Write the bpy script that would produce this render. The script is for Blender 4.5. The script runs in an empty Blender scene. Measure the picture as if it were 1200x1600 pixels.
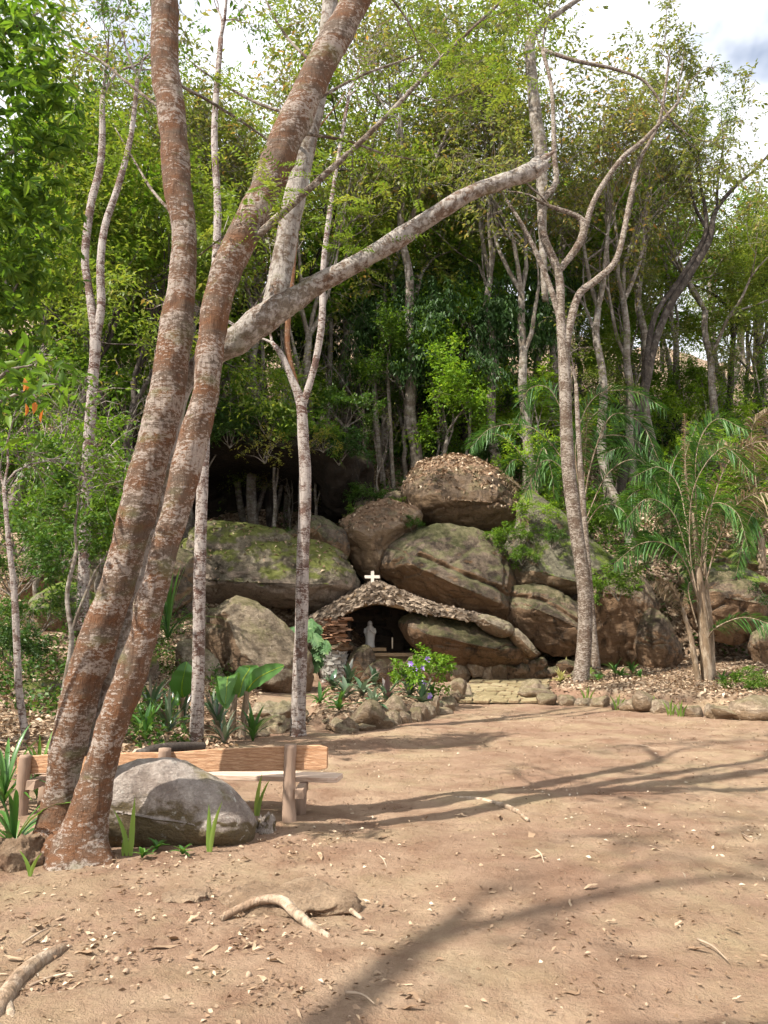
import bpy, bmesh, math, random
import numpy as np
from mathutils import Vector, noise

# ------------------------------------------------------------------ camera, world, sun
S = bpy.context.scene
COL = S.collection
random.seed(11)
RNG = np.random.default_rng(11)
rad = math.radians
F = 1200.0
CAMZ = 1.6
PITCH = math.atan(200 / 1200)
CP, SP = math.cos(PITCH), math.sin(PITCH)

cam_d = bpy.data.cameras.new('camera')
cam_d.sensor_fit = 'AUTO'
cam_d.sensor_width = 36
cam_d.lens = F / 1600 * 36
cam_d.clip_end = 2000
cam = bpy.data.objects.new('camera', cam_d)
COL.objects.link(cam)
cam.location = (0, 0, CAMZ)
cam.rotation_euler = (math.pi / 2 + PITCH, 0, 0)
S.camera = cam

SUN_EL = rad(51)
SHX, SHY = 0.81, 0.59                      # where shadows fall on the ground
sun_to = Vector((-SHX * math.cos(SUN_EL), -SHY * math.cos(SUN_EL), math.sin(SUN_EL))).normalized()
sl = bpy.data.lights.new('sun', 'SUN')
sl.energy = 5.0
sl.angle = rad(0.6)
sl.color = (1.0, 0.95, 0.86)
sun = bpy.data.objects.new('sun', sl)
COL.objects.link(sun)
sun.rotation_euler = sun_to.to_track_quat('Z', 'Y').to_euler()

W = bpy.data.worlds.new('World')
S.world = W
W.use_nodes = True
wn, wl = W.node_tree.nodes, W.node_tree.links
wn.clear()
wo = wn.new('ShaderNodeOutputWorld')
bg = wn.new('ShaderNodeBackground')
sky = wn.new('ShaderNodeTexSky')
sky.sky_type = 'NISHITA'
sky.sun_disc = False
sky.sun_elevation = SUN_EL
sky.sun_rotation = math.atan2(sun_to.x, sun_to.y)
sky.dust_density = 2.0
tc = wn.new('ShaderNodeTexCoord')
cn = wn.new('ShaderNodeTexNoise')
cn.inputs['Scale'].default_value = 2.6
cn.inputs['Detail'].default_value = 6
cn.inputs['Roughness'].default_value = 0.55
cr = wn.new('ShaderNodeValToRGB')
cr.color_ramp.elements[0].position = 0.32
cr.color_ramp.elements[0].color = (.10, .10, .10, 1)
cr.color_ramp.elements[1].position = 0.44
cm = wn.new('ShaderNodeMix')
cm.data_type = 'RGBA'
cm.inputs[7].default_value = (7.4, 7.6, 8.0, 1)
wl.new(tc.outputs['Generated'], cn.inputs['Vector'])
wl.new(cn.outputs['Fac'], cr.inputs['Fac'])
wl.new(cr.outputs['Color'], cm.inputs[0])
wl.new(sky.outputs['Color'], cm.inputs[6])
wl.new(cm.outputs[2], bg.inputs['Color'])
bg.inputs['Strength'].default_value = 0.09
wl.new(bg.outputs[0], wo.inputs['Surface'])

S.view_settings.view_transform = 'Standard'
S.view_settings.look = 'None'
S.view_settings.exposure = 1.12
S.view_settings.gamma = 1
S.view_settings.use_curve_mapping = False
S.cycles.use_denoising = True
S.cycles.use_adaptive_sampling = True
S.cycles.adaptive_threshold = 0.03
S.cycles.use_light_tree = False
S.cycles.max_bounces = 4
S.cycles.diffuse_bounces = 2
S.cycles.glossy_bounces = 2
S.cycles.transmission_bounces = 3
S.cycles.transparent_max_bounces = 4
S.cycles.sample_clamp_indirect = 4

# ------------------------------------------------------------------ helpers
def at(px, py, Y):
    d, u = (px - 600) / F, (800 - py) / F
    v = Vector((d, CP - u * SP, SP + u * CP))
    return Vector((0, 0, CAMZ)) + v * (Y / v.y)

def mpp(py, Y):                            # metres per photo pixel at depth Y
    u = (800 - py) / F
    return Y / (CP - u * SP) / F

def mk(name, V, Fc, mat=None, parent=None, smooth=True, lr=None, local=False):
    V = np.asarray(V, dtype=np.float32).reshape(-1, 3)
    if parent is not None and not local:
        q = parent
        while '_o' not in q and q.parent is not None: q = q.parent
        V = V - np.array(q['_o'] if '_o' in q else (0, 0, 0), dtype=np.float32)
    me = bpy.data.meshes.new(name)
    if isinstance(Fc, np.ndarray):
        m, k = Fc.shape
        me.vertices.add(len(V))
        me.vertices.foreach_set('co', V.ravel())
        me.loops.add(m * k)
        me.loops.foreach_set('vertex_index', Fc.astype(np.int32).ravel())
        me.polygons.add(m)
        me.polygons.foreach_set('loop_start', np.arange(0, m * k, k, dtype=np.int32))
        me.polygons.foreach_set('loop_total', np.full(m, k, dtype=np.int32))
        if smooth:
            me.polygons.foreach_set('use_smooth', np.ones(m, dtype=bool))
        me.update(calc_edges=True)
    else:
        me.from_pydata(V.tolist(), [], Fc)
        if smooth:
            me.polygons.foreach_set('use_smooth', np.ones(len(me.polygons), dtype=bool))
        me.update()
    if lr is not None:
        a = me.attributes.new('lr', 'FLOAT', 'FACE')
        a.data.foreach_set('value', np.asarray(lr, dtype=np.float32))
    if mat is not None:
        me.materials.append(mat)
    o = bpy.data.objects.new(name, me)
    COL.objects.link(o)
    if parent is not None:
        o.parent = parent
    return o

def tag(o, label=None, cat=None, group=None, kind=None):
    if label: o['label'] = label
    if cat: o['category'] = cat
    if group: o['group'] = group
    if kind: o['kind'] = kind
    return o

def thing(name, label, cat, loc=(0, 0, 0), group=None):
    o = bpy.data.objects.new(name, None)
    COL.objects.link(o)
    o.location = loc
    o.empty_display_size = 0.2
    o['_o'] = tuple(loc)
    return tag(o, label, cat, group)

def clone(root, loc, rz=0.0, sc=1.0, label=None, group=None, tilt=(0, 0)):
    r = root.copy()
    COL.objects.link(r)
    r.location = loc
    r.rotation_euler = (tilt[0], tilt[1], rz)
    r.scale = (sc, sc, sc) if not isinstance(sc, tuple) else sc
    if label: r['label'] = label
    if group: r['group'] = group
    elif 'group' in r: del r['group']
    for ch in root.children:
        c = ch.copy()
        COL.objects.link(c)
        c.parent = r
        for g in ch.children:
            d = g.copy()
            COL.objects.link(d)
            d.parent = c
    return r

def kill(root):
    for ch in list(root.children):
        for g in list(ch.children):
            bpy.data.objects.remove(g)
        bpy.data.objects.remove(ch)
    bpy.data.objects.remove(root)

def catmull(P, n):
    P = np.asarray(P, float)
    if len(P) < 3:
        t = np.linspace(0, 1, n)[:, None]
        return P[0] * (1 - t) + P[-1] * t
    Q = np.vstack([2 * P[0] - P[1], P, 2 * P[-1] - P[-2]])
    out = []
    m = len(P) - 1
    for s in np.linspace(0, m, n):
        i = min(int(s), m - 1)
        t = s - i
        a, b, c, d = Q[i], Q[i + 1], Q[i + 2], Q[i + 3]
        out.append(0.5 * ((2 * b) + (-a + c) * t + (2 * a - 5 * b + 4 * c - d) * t * t + (-a + 3 * b - 3 * c + d) * t ** 3))
    return np.array(out)

class MB:
    def __init__(s):
        s.V, s.F, s.n, s.lr = [], [], 0, []
    def add(s, V, Fc, lr=None):
        V = np.asarray(V, float).reshape(-1, 3)
        for f in Fc:
            s.F.append([i + s.n for i in f])
        s.lr += [random.random() if lr is None else lr] * len(Fc)
        s.V.append(V)
        s.n += len(V)
    def tube(s, P, R, seg=8, rough=0.0, freq=3.0, cap=True, lr=None, fine_=0.0):
        P = np.asarray(P, float)
        R = np.broadcast_to(np.asarray(R, float), (len(P),))
        T = np.gradient(P, axis=0)
        T /= np.linalg.norm(T, axis=1)[:, None] + 1e-9
        ref = np.array([0.31, 0.95, 0.05])
        if abs(T[0] @ ref) > 0.9: ref = np.array([1.0, 0, 0])
        V = []
        n = ref - T[0] * (ref @ T[0]); n /= np.linalg.norm(n)
        for i in range(len(P)):
            n = n - T[i] * (n @ T[i]); n /= np.linalg.norm(n) + 1e-9
            b = np.cross(T[i], n)
            for k in range(seg):
                a = 2 * math.pi * k / seg
                d = n * math.cos(a) + b * math.sin(a)
                r = R[i]
                if rough:
                    q = P[i] + d * r
                    r *= 1 + rough * noise.fractal(Vector(q) * freq, 1.0, 2.0, 4) + (fine_ * noise.fractal(Vector((q[0] * 16, q[1] * 16, q[2] * 7)), .8, 2.0, 3) if fine_ else 0)
                V.append(P[i] + d * r)
        m = len(P)
        Fc = [[i * seg + k, i * seg + (k + 1) % seg, (i + 1) * seg + (k + 1) % seg, (i + 1) * seg + k] for i in range(m - 1) for k in range(seg)]
        if cap:
            Fc.append([k for k in range(seg)][::-1])
            Fc.append([(m - 1) * seg + k for k in range(seg)])
        s.add(V, Fc, lr)
    def box(s, c, sx, sy, sz, R=None, lr=None, jit=0.0):
        V = np.array([[x, y, z] for x in (-.5, .5) for y in (-.5, .5) for z in (-.5, .5)]) * (sx, sy, sz)
        if jit: V = V + RNG.normal(0, jit, V.shape) * (sx, sy, sz)
        if R is not None: V = V @ np.asarray(R).T
        s.add(V + np.asarray(c), [[0, 1, 3, 2], [4, 6, 7, 5], [0, 4, 5, 1], [2, 3, 7, 6], [0, 2, 6, 4], [1, 5, 7, 3]], lr)
    def strip(s, P, Wd, side, fold=0.0, lr=None, up=None):
        """leaf blade along P with half widths Wd, folded along its midrib"""
        P = np.asarray(P, float); side = np.asarray(side, float)
        side = side / (np.linalg.norm(side) + 1e-9)
        T = np.gradient(P, axis=0); T /= np.linalg.norm(T, axis=1)[:, None] + 1e-9
        V = []
        for i, p in enumerate(P):
            sd = side - T[i] * (side @ T[i]); sd /= np.linalg.norm(sd) + 1e-9
            nn = np.cross(T[i], sd)
            if nn[2] < 0: nn = -nn
            V += [p - sd * Wd[i] + nn * fold * Wd[i], p, p + sd * Wd[i] + nn * fold * Wd[i]]
        Fc = []
        for i in range(len(P) - 1):
            a = i * 3
            Fc += [[a, a + 1, a + 4, a + 3], [a + 1, a + 2, a + 5, a + 4]]
        s.add(V, Fc, lr)
    def build(s, name, mat, parent=None, smooth=True, local=False):
        if not s.V: return None
        return mk(name, np.vstack(s.V), s.F, mat, parent, smooth, s.lr, local)

def leaves(C, A, L, Wd, six=False, fold=0.25):
    """leaf faces: centres C, axes A, lengths L, widths Wd -> V, F"""
    n = len(C)
    A = A / (np.linalg.norm(A, axis=1)[:, None] + 1e-9)
    R = RNG.normal(0, 0.55, (n, 3)) + np.array([0, 0, 1.0])
    Sd = np.cross(A, R); Sd /= np.linalg.norm(Sd, axis=1)[:, None] + 1e-9
    N = np.cross(Sd, A)
    L = np.broadcast_to(L, n)[:, None]; Wd = np.broadcast_to(Wd, n)[:, None]
    if not six:
        V = np.stack([C, C + A * L * .45 + Sd * Wd * .5 + N * Wd * fold, C + A * L - N * L * .12, C + A * L * .45 - Sd * Wd * .5 + N * Wd * fold], 1)
        Fc = np.arange(4 * n).reshape(n, 4)
        return V.reshape(-1, 3), Fc, 1
    V = np.stack([C, C + A * L * .3 + Sd * Wd * .45 + N * Wd * fold, C + A * L * .65 + Sd * Wd * .4 + N * Wd * fold * .6, C + A * L - N * L * .15,
                  C + A * L * .65 - Sd * Wd * .4 + N * Wd * fold * .6, C + A * L * .3 - Sd * Wd * .45 + N * Wd * fold], 1)
    b = np.arange(n)[:, None] * 6
    Fc = np.stack([b + [0, 1, 2, 3], b + [0, 3, 4, 5]], 1).reshape(-1, 4)
    return V.reshape(-1, 3), Fc, 2

# ------------------------------------------------------------------ materials
def newmat(name):
    m = bpy.data.materials.new(name)
    m.use_nodes = True
    n, l = m.node_tree.nodes, m.node_tree.links
    n.clear()
    out = n.new('ShaderNodeOutputMaterial')
    b = n.new('ShaderNodeBsdfPrincipled')
    b.inputs['Roughness'].default_value = 0.85
    b.inputs['Specular IOR Level'].default_value = 0.25
    l.new(b.outputs[0], out.inputs['Surface'])
    return m, n, l, b, out

def nz(n, l, vec, scale, detail=6, rough=0.6, dist=0.0):
    t = n.new('ShaderNodeTexNoise')
    t.inputs['Scale'].default_value = scale
    t.inputs['Detail'].default_value = detail
    t.inputs['Roughness'].default_value = rough
    t.inputs['Distortion'].default_value = dist
    if vec is not None: l.new(vec, t.inputs['Vector'])
    return t.outputs['Fac']

def ramp(n, l, fac, stops):
    r = n.new('ShaderNodeValToRGB')
    e = r.color_ramp.elements
    while len(e) < len(stops): e.new(0.5)
    for i, (p, c) in enumerate(stops):
        e[i].position = p
        e[i].color = (*c, 1) if not isinstance(c, (int, float)) else (c, c, c, 1)
    l.new(fac, r.inputs['Fac'])
    return r.outputs['Color']

def mix(n, l, fac, a, b, mode='MIX'):
    m = n.new('ShaderNodeMix')
    m.data_type = 'RGBA'
    m.blend_type = mode
    for i, v in ((0, fac), (6, a), (7, b)):
        if isinstance(v, (int, float)): m.inputs[i].default_value = v
        elif isinstance(v, tuple): m.inputs[i].default_value = (*v, 1)
        else: l.new(v, m.inputs[i])
    return m.outputs[2]

def mth(n, l, op, a, b=None, clamp=False):
    m = n.new('ShaderNodeMath')
    m.operation = op
    m.use_clamp = clamp
    for i, v in ((0, a), (1, b)):
        if v is None: continue
        if isinstance(v, (int, float)): m.inputs[i].default_value = v
        else: l.new(v, m.inputs[i])
    return m.outputs[0]

def bump(n, l, b, h, strength=0.4, dist=0.05):
    k = n.new('ShaderNodeBump')
    k.inputs['Strength'].default_value = strength
    k.inputs['Distance'].default_value = dist
    l.new(h, k.inputs['Height'])
    l.new(k.outputs[0], b.inputs['Normal'])

def coords(n, l, scale=(1, 1, 1), kind='Object', rot=(0, 0, 0)):
    t = n.new('ShaderNodeTexCoord')
    m = n.new('ShaderNodeMapping')
    m.inputs['Scale'].default_value = scale
    m.inputs['Rotation'].default_value = rot
    l.new(t.outputs[kind], m.inputs['Vector'])
    return m.outputs[0]

def leaf_mat(name, stops, trans=0.4, tcol=None, gloss=0.25, rough=0.5):
    m, n, l, b, out = newmat(name)
    a = n.new('ShaderNodeAttribute'); a.attribute_name = 'lr'
    oi = n.new('ShaderNodeObjectInfo')
    f = mth(n, l, 'ADD', mth(n, l, 'MULTIPLY', a.outputs['Fac'], 0.82), mth(n, l, 'MULTIPLY', oi.outputs['Random'], 0.18))
    c = ramp(n, l, f, stops)
    l.new(c, b.inputs['Base Color'])
    b.inputs['Roughness'].default_value = rough
    b.inputs['Specular IOR Level'].default_value = gloss
    tr = n.new('ShaderNodeBsdfTranslucent')
    l.new(mix(n, l, 1.0, c, tcol or (1.06, 1.08, 0.5), 'MULTIPLY'), tr.inputs['Color'])
    ms = n.new('ShaderNodeMixShader')
    ms.inputs[0].default_value = trans
    l.new(b.outputs[0], ms.inputs[1])
    l.new(tr.outputs[0], ms.inputs[2])
    l.new(ms.outputs[0], out.inputs['Surface'])
    return m

G = lambda k, c: tuple(x * k for x in c)
M = {}
M['leaf_bright'] = leaf_mat('bright green leaf', [(0, (.06, .13, .014)), (.45, (.13, .24, .024)), (.8, (.21, .33, .035)), (1, (.32, .36, .06))], .5)
M['leaf_mid'] = leaf_mat('mid green leaf', [(0, (.045, .095, .015)), (.5, (.10, .185, .025)), (.9, (.17, .26, .035)), (1, (.27, .26, .05))], .5)
M['leaf_dark'] = leaf_mat('dark glossy leaf', [(0, (.022, .055, .014)), (.6, (.042, .09, .02)), (.93, (.07, .125, .028)), (1, (.14, .15, .035))], .35, gloss=.25, rough=.5)
M['leaf_olive'] = leaf_mat('olive dry season leaf', [(0, (.10, .13, .03)), (.5, (.17, .20, .045)), (.78, (.27, .25, .07)), (.9, (.42, .25, .07)), (1, (.46, .2, .055))], .5, (1, 1, .6))
M['leaf_feather'] = leaf_mat('feathery leaflet', [(0, (.09, .14, .022)), (.5, (.15, .215, .034)), (.85, (.24, .26, .05)), (1, (.36, .25, .06))], .5)
M['leaf_lime'] = leaf_mat('lime young leaf', [(0, (.13, .24, .02)), (.5, (.2, .33, .03)), (1, (.34, .4, .05))], .5)
M['leaf_cover'] = leaf_mat('ground cover leaf', [(0, (.03, .07, .015)), (.5, (.06, .13, .02)), (1, (.14, .2, .04))], .35)
M['leaf_yellow'] = leaf_mat('yellowing leaf', [(0, (.14, .18, .03)), (.5, (.28, .28, .05)), (1, (.45, .33, .06))], .45, (1, 1, .6))
M['palm'] = leaf_mat('palm leaflet', [(0, (.03, .085, .02)), (.5, (.06, .15, .03)), (1, (.12, .21, .045))], .35, gloss=.35, rough=.45)
M['palm_dry'] = leaf_mat('dry palm leaflet', [(0, (.16, .11, .06)), (.5, (.27, .20, .12)), (1, (.40, .32, .2))], .25, (1, .9, .7))
M['strap'] = leaf_mat('strap leaf', [(0, (.03, .09, .02)), (.6, (.07, .17, .03)), (1, (.15, .25, .05))], .3, gloss=.5, rough=.35)
M['blade'] = leaf_mat('pale grass blade', [(0, (.13, .22, .04)), (.5, (.2, .31, .06)), (1, (.3, .38, .09))], .4)
M['banana'] = leaf_mat('banana leaf', [(0, (.04, .115, .022)), (.5, (.075, .18, .035)), (1, (.14, .25, .055))], .4, gloss=.5, rough=.35)
M['bromeliad'] = leaf_mat('bromeliad leaf', [(0, (.03, .075, .035)), (.45, (.07, .13, .06)), (.7, (.20, .24, .16)), (.85, (.12, .06, .06)), (1, (.38, .40, .33))], .15, (1, 1, .8), .6, .3)
M['philodendron'] = leaf_mat('philodendron leaf', [(0, (.035, .085, .025)), (.6, (.07, .145, .045)), (1, (.15, .22, .08))], .2, gloss=.2, rough=.55)
M['variegated'] = leaf_mat('variegated leaf', [(0, (.25, .28, .08)), (.5, (.5, .46, .2)), (1, (.62, .55, .28))], .3, (1, 1, .7))
M['flower'] = leaf_mat('purple petal', [(0, (.26, .12, .55)), (.6, (.4, .24, .7)), (1, (.7, .6, .85))], .3, (1, .9, 1))
M['dry_leaf'] = leaf_mat('dry fallen leaf', [(0, (.10, .06, .036)), (.4, (.24, .155, .095)), (.75, (.40, .295, .195)), (1, (.56, .47, .355))], .1, (1, .8, .6))

def bark(name, red, pale, grey, lo=.46, hi=.58, scale=(1, 1, 1.9), freq=8.0, redmix=.5, green=0.0):
    m, n, l, b, out = newmat(name)
    v = coords(n, l, scale)
    v2 = coords(n, l, (1, 1, .14))
    big = nz(n, l, v, min(freq * .22, 1.9), 4, .6)
    mid = nz(n, l, v, freq, 9, .68, .3)
    fine = nz(n, l, v2, freq * 9, 5, .6)
    base = mix(n, l, ramp(n, l, fine, [(.3, 0), (.75, 1)]), red, G(.45, red))
    base = mix(n, l, ramp(n, l, nz(n, l, v, 2.6, 6, .65), [(.42, 0), (.62, 1)]), base, mix(n, l, ramp(n, l, fine, [(.3, 0), (.75, 1)]), grey, G(.5, grey)))
    th = mth(n, l, 'ADD', mth(n, l, 'ADD', mth(n, l, 'MULTIPLY', mid, .75), mth(n, l, 'MULTIPLY', nz(n, l, v, freq * 3.5, 5, .7), .25)), mth(n, l, 'MULTIPLY', mth(n, l, 'SUBTRACT', big, .5), .75 * redmix))
    fac = ramp(n, l, th, [(lo, 0), (hi, 1)])
    pal = mix(n, l, nz(n, l, v, freq * 4, 4, .6), G(.7, pale), G(1.15, pale))
    c = mix(n, l, mth(n, l, 'MULTIPLY', fac, .88), base, pal)
    c = mix(n, l, ramp(n, l, nz(n, l, v2, freq * 2.2, 6, .7), [(.5, 0), (.66, .65)]), c, G(.28, red))
    if green:
        c = mix(n, l, mth(n, l, 'MULTIPLY', ramp(n, l, nz(n, l, v, 2.7, 5), [(.56, 0), (.68, 1)]), green), c, (.12, .13, .05))
    l.new(c, b.inputs['Base Color'])
    b.inputs['Roughness'].default_value = .9
    h = mth(n, l, 'ADD', mth(n, l, 'MULTIPLY', mid, .7), mth(n, l, 'MULTIPLY', fine, .5))
    bump(n, l, b, h, .8, .035)
    return m
M['bark_big'] = bark('red bark with pale lichen', (.185, .085, .04), (.36, .295, .245), (.15, .108, .078), .51, .565, (1, 1, 2.2), 21.0, .7, .4)
M['bark_limb'] = bark('pale grey limb bark', (.17, .10, .065), (.38, .34, .30), (.2, .16, .12), .43, .52, (1, 1, 1.2), 15.0, .6, .3)
M['bark_white'] = bark('white lichen bark with red bands', (.125, .06, .042), (.40, .35, .31), (.2, .145, .115), .455, .515, (1, 1, 2.2), 15.0, .8)
M['bark_mot'] = bark('mottled dark red bark', (.115, .072, .048), (.34, .29, .24), (.16, .12, .085), .48, .56, (1, 1, 2.2), 13.0, .5)
M['bark_orange'] = bark('orange peeling bark', (.22, .095, .04), (.36, .28, .22), (.2, .11, .06), .54, .64, (1, 1, 1.5), 8.0, .4)
M['bark_grey'] = bark('grey forest bark', (.15, .115, .085), (.34, .30, .26), (.2, .16, .12), .46, .6, (1, 1, 1.6), 5.0, .5, .4)
M['bark_dark'] = bark('dark bark', (.055, .042, .034), (.16, .14, .12), (.09, .07, .055), .52, .66, (1, 1, 1), 5.0, .5)
M['bark_palm'] = bark('palm stalk', (.22, .15, .09), (.42, .34, .25), (.3, .22, .15), .48, .62, (1, 1, .3), 9.0, .5)
M['root'] = bark('root bark', (.30, .20, .13), (.5, .4, .3), (.36, .26, .17), .46, .62, (1, 1, 1), 9.0, .5)

def rock(name, dark, light, moss=0.0, under=(.30, .19, .10), mosscol=(.10, .135, .02), litter=0.0, lichen=.5, streak=.5, mosslo=.15):
    m, n, l, b, out = newmat(name)
    v = coords(n, l)
    vs = coords(n, l, (1.4, 1.4, .28))
    vt = coords(n, l, (1, 1, 3.0), rot=(0, rad(28), 0))
    big = nz(n, l, v, .9, 6, .62, .4)
    mid = nz(n, l, v, 4.5, 11, .72)
    fine = nz(n, l, v, 48, 6, .7)
    st = nz(n, l, vs, 2.6, 7, .66, .3)
    gm = n.new('ShaderNodeNewGeometry')
    sx = n.new('ShaderNodeSeparateXYZ'); l.new(gm.outputs['Normal'], sx.inputs[0])
    nzv = sx.outputs['Z']
    c = mix(n, l, ramp(n, l, mth(n, l, 'ADD', mth(n, l, 'MULTIPLY', big, .6), mth(n, l, 'MULTIPLY', mid, .4)), [(.4, 0), (.6, 1)]), dark, light)
    c = mix(n, l, ramp(n, l, mid, [(.45, 0), (.7, lichen)]), c, G(1.45, light))
    up = mth(n, l, 'ADD', nzv, mth(n, l, 'MULTIPLY', mth(n, l, 'SUBTRACT', mid, .5), 1.0))
    c = mix(n, l, ramp(n, l, up, [(.02, 1), (.22, 0)]), c, mix(n, l, big, G(.75, under), G(1.3, under)))
    c = mix(n, l, mth(n, l, 'MULTIPLY', ramp(n, l, st, [(.50, 0), (.66, 1)]), streak), c, G(.3, dark))
    c = mix(n, l, ramp(n, l, mth(n, l, 'ADD', nz(n, l, v, 1.3, 10, .72, .8), mth(n, l, 'MULTIPLY', nzv, .05)), [(.54, 0), (.6, .75 * streak + .2)]), c, G(.42, dark))
    c = mix(n, l, ramp(n, l, nz(n, l, v, 7.0, 8, .7, .4), [(.60, 0), (.66, lichen)]), c, tuple(min(.6, x * 1.25 + .08) for x in light))
    c = mix(n, l, ramp(n, l, fine, [(.35, .38), (.6, 0)]), c, G(.35, dark))
    oi = n.new('ShaderNodeObjectInfo')
    c = mix(n, l, 1.0, c, ramp(n, l, oi.outputs['Random'], [(0, (.68, .64, .6)), (.5, (1, .97, .93)), (1, (1.0, 1.0, 1.0))]), 'MULTIPLY')
    if moss:
        f = mth(n, l, 'ADD', mth(n, l, 'SUBTRACT', nzv, mosslo), mth(n, l, 'MULTIPLY', mth(n, l, 'SUBTRACT', nz(n, l, v, 1.7, 8, .65), .5), 3.2))
        f = mth(n, l, 'MULTIPLY', ramp(n, l, f, [(.25, 0), (.6, 1)]), moss)
        c = mix(n, l, f, c, mix(n, l, fine, G(.55, mosscol), G(1.4, mosscol)))
    if litter:
        f2 = ramp(n, l, mth(n, l, 'ADD', nzv, mth(n, l, 'MULTIPLY', mth(n, l, 'SUBTRACT', mid, .5), .9)), [(.45, 0), (.62, litter)])
        c = mix(n, l, f2, c, mix(n, l, fine, (.12, .07, .04), (.34, .22, .14)))
    l.new(c, b.inputs['Base Color'])
    b.inputs['Roughness'].default_value = .92
    h = mth(n, l, 'ADD', mth(n, l, 'ADD', mth(n, l, 'MULTIPLY', mid, 1.0), mth(n, l, 'MULTIPLY', fine, .22)), mth(n, l, 'MULTIPLY', nz(n, l, vt, 3.0, 6, .6), .6))
    bump(n, l, b, h, .9, .16)
    return m
M['rock_brown'] = rock('brown weathered boulder', (.058, .043, .032), (.20, .155, .115), .28, (.25, .16, .092))
M['rock_moss'] = rock('mossy boulder', (.07, .055, .035), (.25, .215, .16), .9, (.30, .24, .19), (.105, .115, .022), mosslo=.12)
M['rock_pale'] = rock('pale angular boulder', (.18, .14, .095), (.42, .35, .26), .35, (.24, .16, .10), (.14, .135, .04), lichen=.6, streak=.45, mosslo=.2)
M['rock_green'] = rock('green tinged boulder', (.08, .07, .047), (.22, .20, .14), .85, (.22, .15, .09), (.12, .17, .015), mosslo=.2)
M['rock_litter'] = rock('boulder under leaf litter', (.14, .10, .07), (.28, .21, .15), .2, (.22, .15, .09), litter=1.0)
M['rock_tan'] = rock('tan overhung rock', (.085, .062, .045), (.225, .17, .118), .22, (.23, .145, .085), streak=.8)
M['rock_grey'] = rock('grey lichen boulder', (.27, .215, .18), (.46, .40, .35), .85, (.16, .12, .06), (.15, .12, .035), lichen=.9, streak=.12, mosslo=.62)
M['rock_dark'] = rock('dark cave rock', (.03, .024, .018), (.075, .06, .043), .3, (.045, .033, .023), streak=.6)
M['rock_bed'] = rock('half buried rock', (.27, .18, .115), (.40, .295, .20), .0, (.29, .19, .125), streak=.1)
M['stone'] = rock('edging stone', (.19, .135, .09), (.40, .32, .235), .3, (.26, .18, .11), (.14, .14, .04), lichen=.6, streak=.3)
M['flagstone'] = rock('flagstone', (.34, .25, .155), (.52, .42, .27), .25, (.3, .2, .12), (.2, .19, .05), lichen=.4, streak=.15)

def plain(name, c1, c2, freq=12, rough=.85, bs=.3, scale=(1, 1, 1), dist=.02, spec=.25):
    m, n, l, b, out = newmat(name)
    v = coords(n, l, scale)
    f = nz(n, l, v, freq, 7, .65)
    a = n.new('ShaderNodeAttribute'); a.attribute_name = 'lr'
    f2 = mth(n, l, 'ADD', mth(n, l, 'MULTIPLY', f, .6), mth(n, l, 'MULTIPLY', a.outputs['Fac'], .4))
    l.new(ramp(n, l, f2, [(.2, c1), (.7, c2)]), b.inputs['Base Color'])
    b.inputs['Roughness'].default_value = rough
    b.inputs['Specular IOR Level'].default_value = spec
    bump(n, l, b, f, bs, dist)
    return m
M['slab_stones'] = plain('thin stacked stone pieces', (.05, .036, .026), (.30, .23, .165), 9, bs=.5)
M['red_stones'] = plain('reddish stacked stone', (.13, .065, .035), (.34, .19, .11), 9, bs=.5)
M['dark_stones'] = plain('niche stone with shade in colour', (.018, .014, .011), (.07, .05, .036), 9, bs=.5)  # near-black: the shade inside the niche is put into the stone colour
M['grey_stones'] = plain('grey pebble stone', (.13, .12, .10), (.42, .39, .34), 9, bs=.5)
M['render'] = plain('tan cement', (.24, .16, .09), (.38, .26, .15), 5)
M['statue'] = plain('white painted plaster', (.42, .40, .37), (.62, .60, .56), 9, .7, .2)
M['cross'] = plain('whitewashed concrete', (.42, .36, .30), (.66, .58, .50), 14, .8, .4)
M['candle'] = plain('candle wax', (.6, .5, .38), (.7, .6, .46), 5)
M['wood_post'] = plain('weathered round post', (.15, .095, .065), (.34, .24, .175), 16, .9, .6, (1, 1, .12))
M['twig'] = plain('dry twig', (.18, .12, .08), (.46, .36, .26), 10)
M['white_bag'] = plain('white plastic', (.6, .62, .66), (.8, .82, .85), 6, .4, .1)

def wood(name, c1, c2, c3):
    m, n, l, b, out = newmat(name)
    v = coords(n, l, (1.2, 14, 9))
    w = n.new('ShaderNodeTexWave')
    w.inputs['Scale'].default_value = 1.1
    w.inputs['Distortion'].default_value = 9
    w.inputs['Detail'].default_value = 4
    w.inputs['Detail Scale'].default_value = .8
    w.bands_direction = 'Z'
    l.new(v, w.inputs['Vector'])
    f = nz(n, l, coords(n, l, (2, 30, 40)), 3, 8, .7)
    gn = nz(n, l, coords(n, l, (1.3, 10, 16), rot=(0, rad(2.5), 0)), 2.2, 9, .68, 1.6)
    c = mix(n, l, ramp(n, l, gn, [(.38, 0), (.62, 1)]), c1, c2)
    c = mix(n, l, ramp(n, l, w.outputs['Fac'], [(.6, 0), (1, .35)]), c, c3)
    c = mix(n, l, ramp(n, l, f, [(.4, 0), (.75, .6)]), c, c3)
    l.new(c, b.inputs['Base Color'])
    b.inputs['Roughness'].default_value = .75
    bump(n, l, b, mth(n, l, 'ADD', gn, f), .5, .012)
    return m
M['plank'] = wood('orange brown plank', (.33, .165, .08), (.55, .34, .20), (.20, .10, .055))
M['plank_pale'] = wood('sun bleached seat plank', (.50, .36, .27), (.62, .48, .38), (.34, .22, .15))

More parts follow.
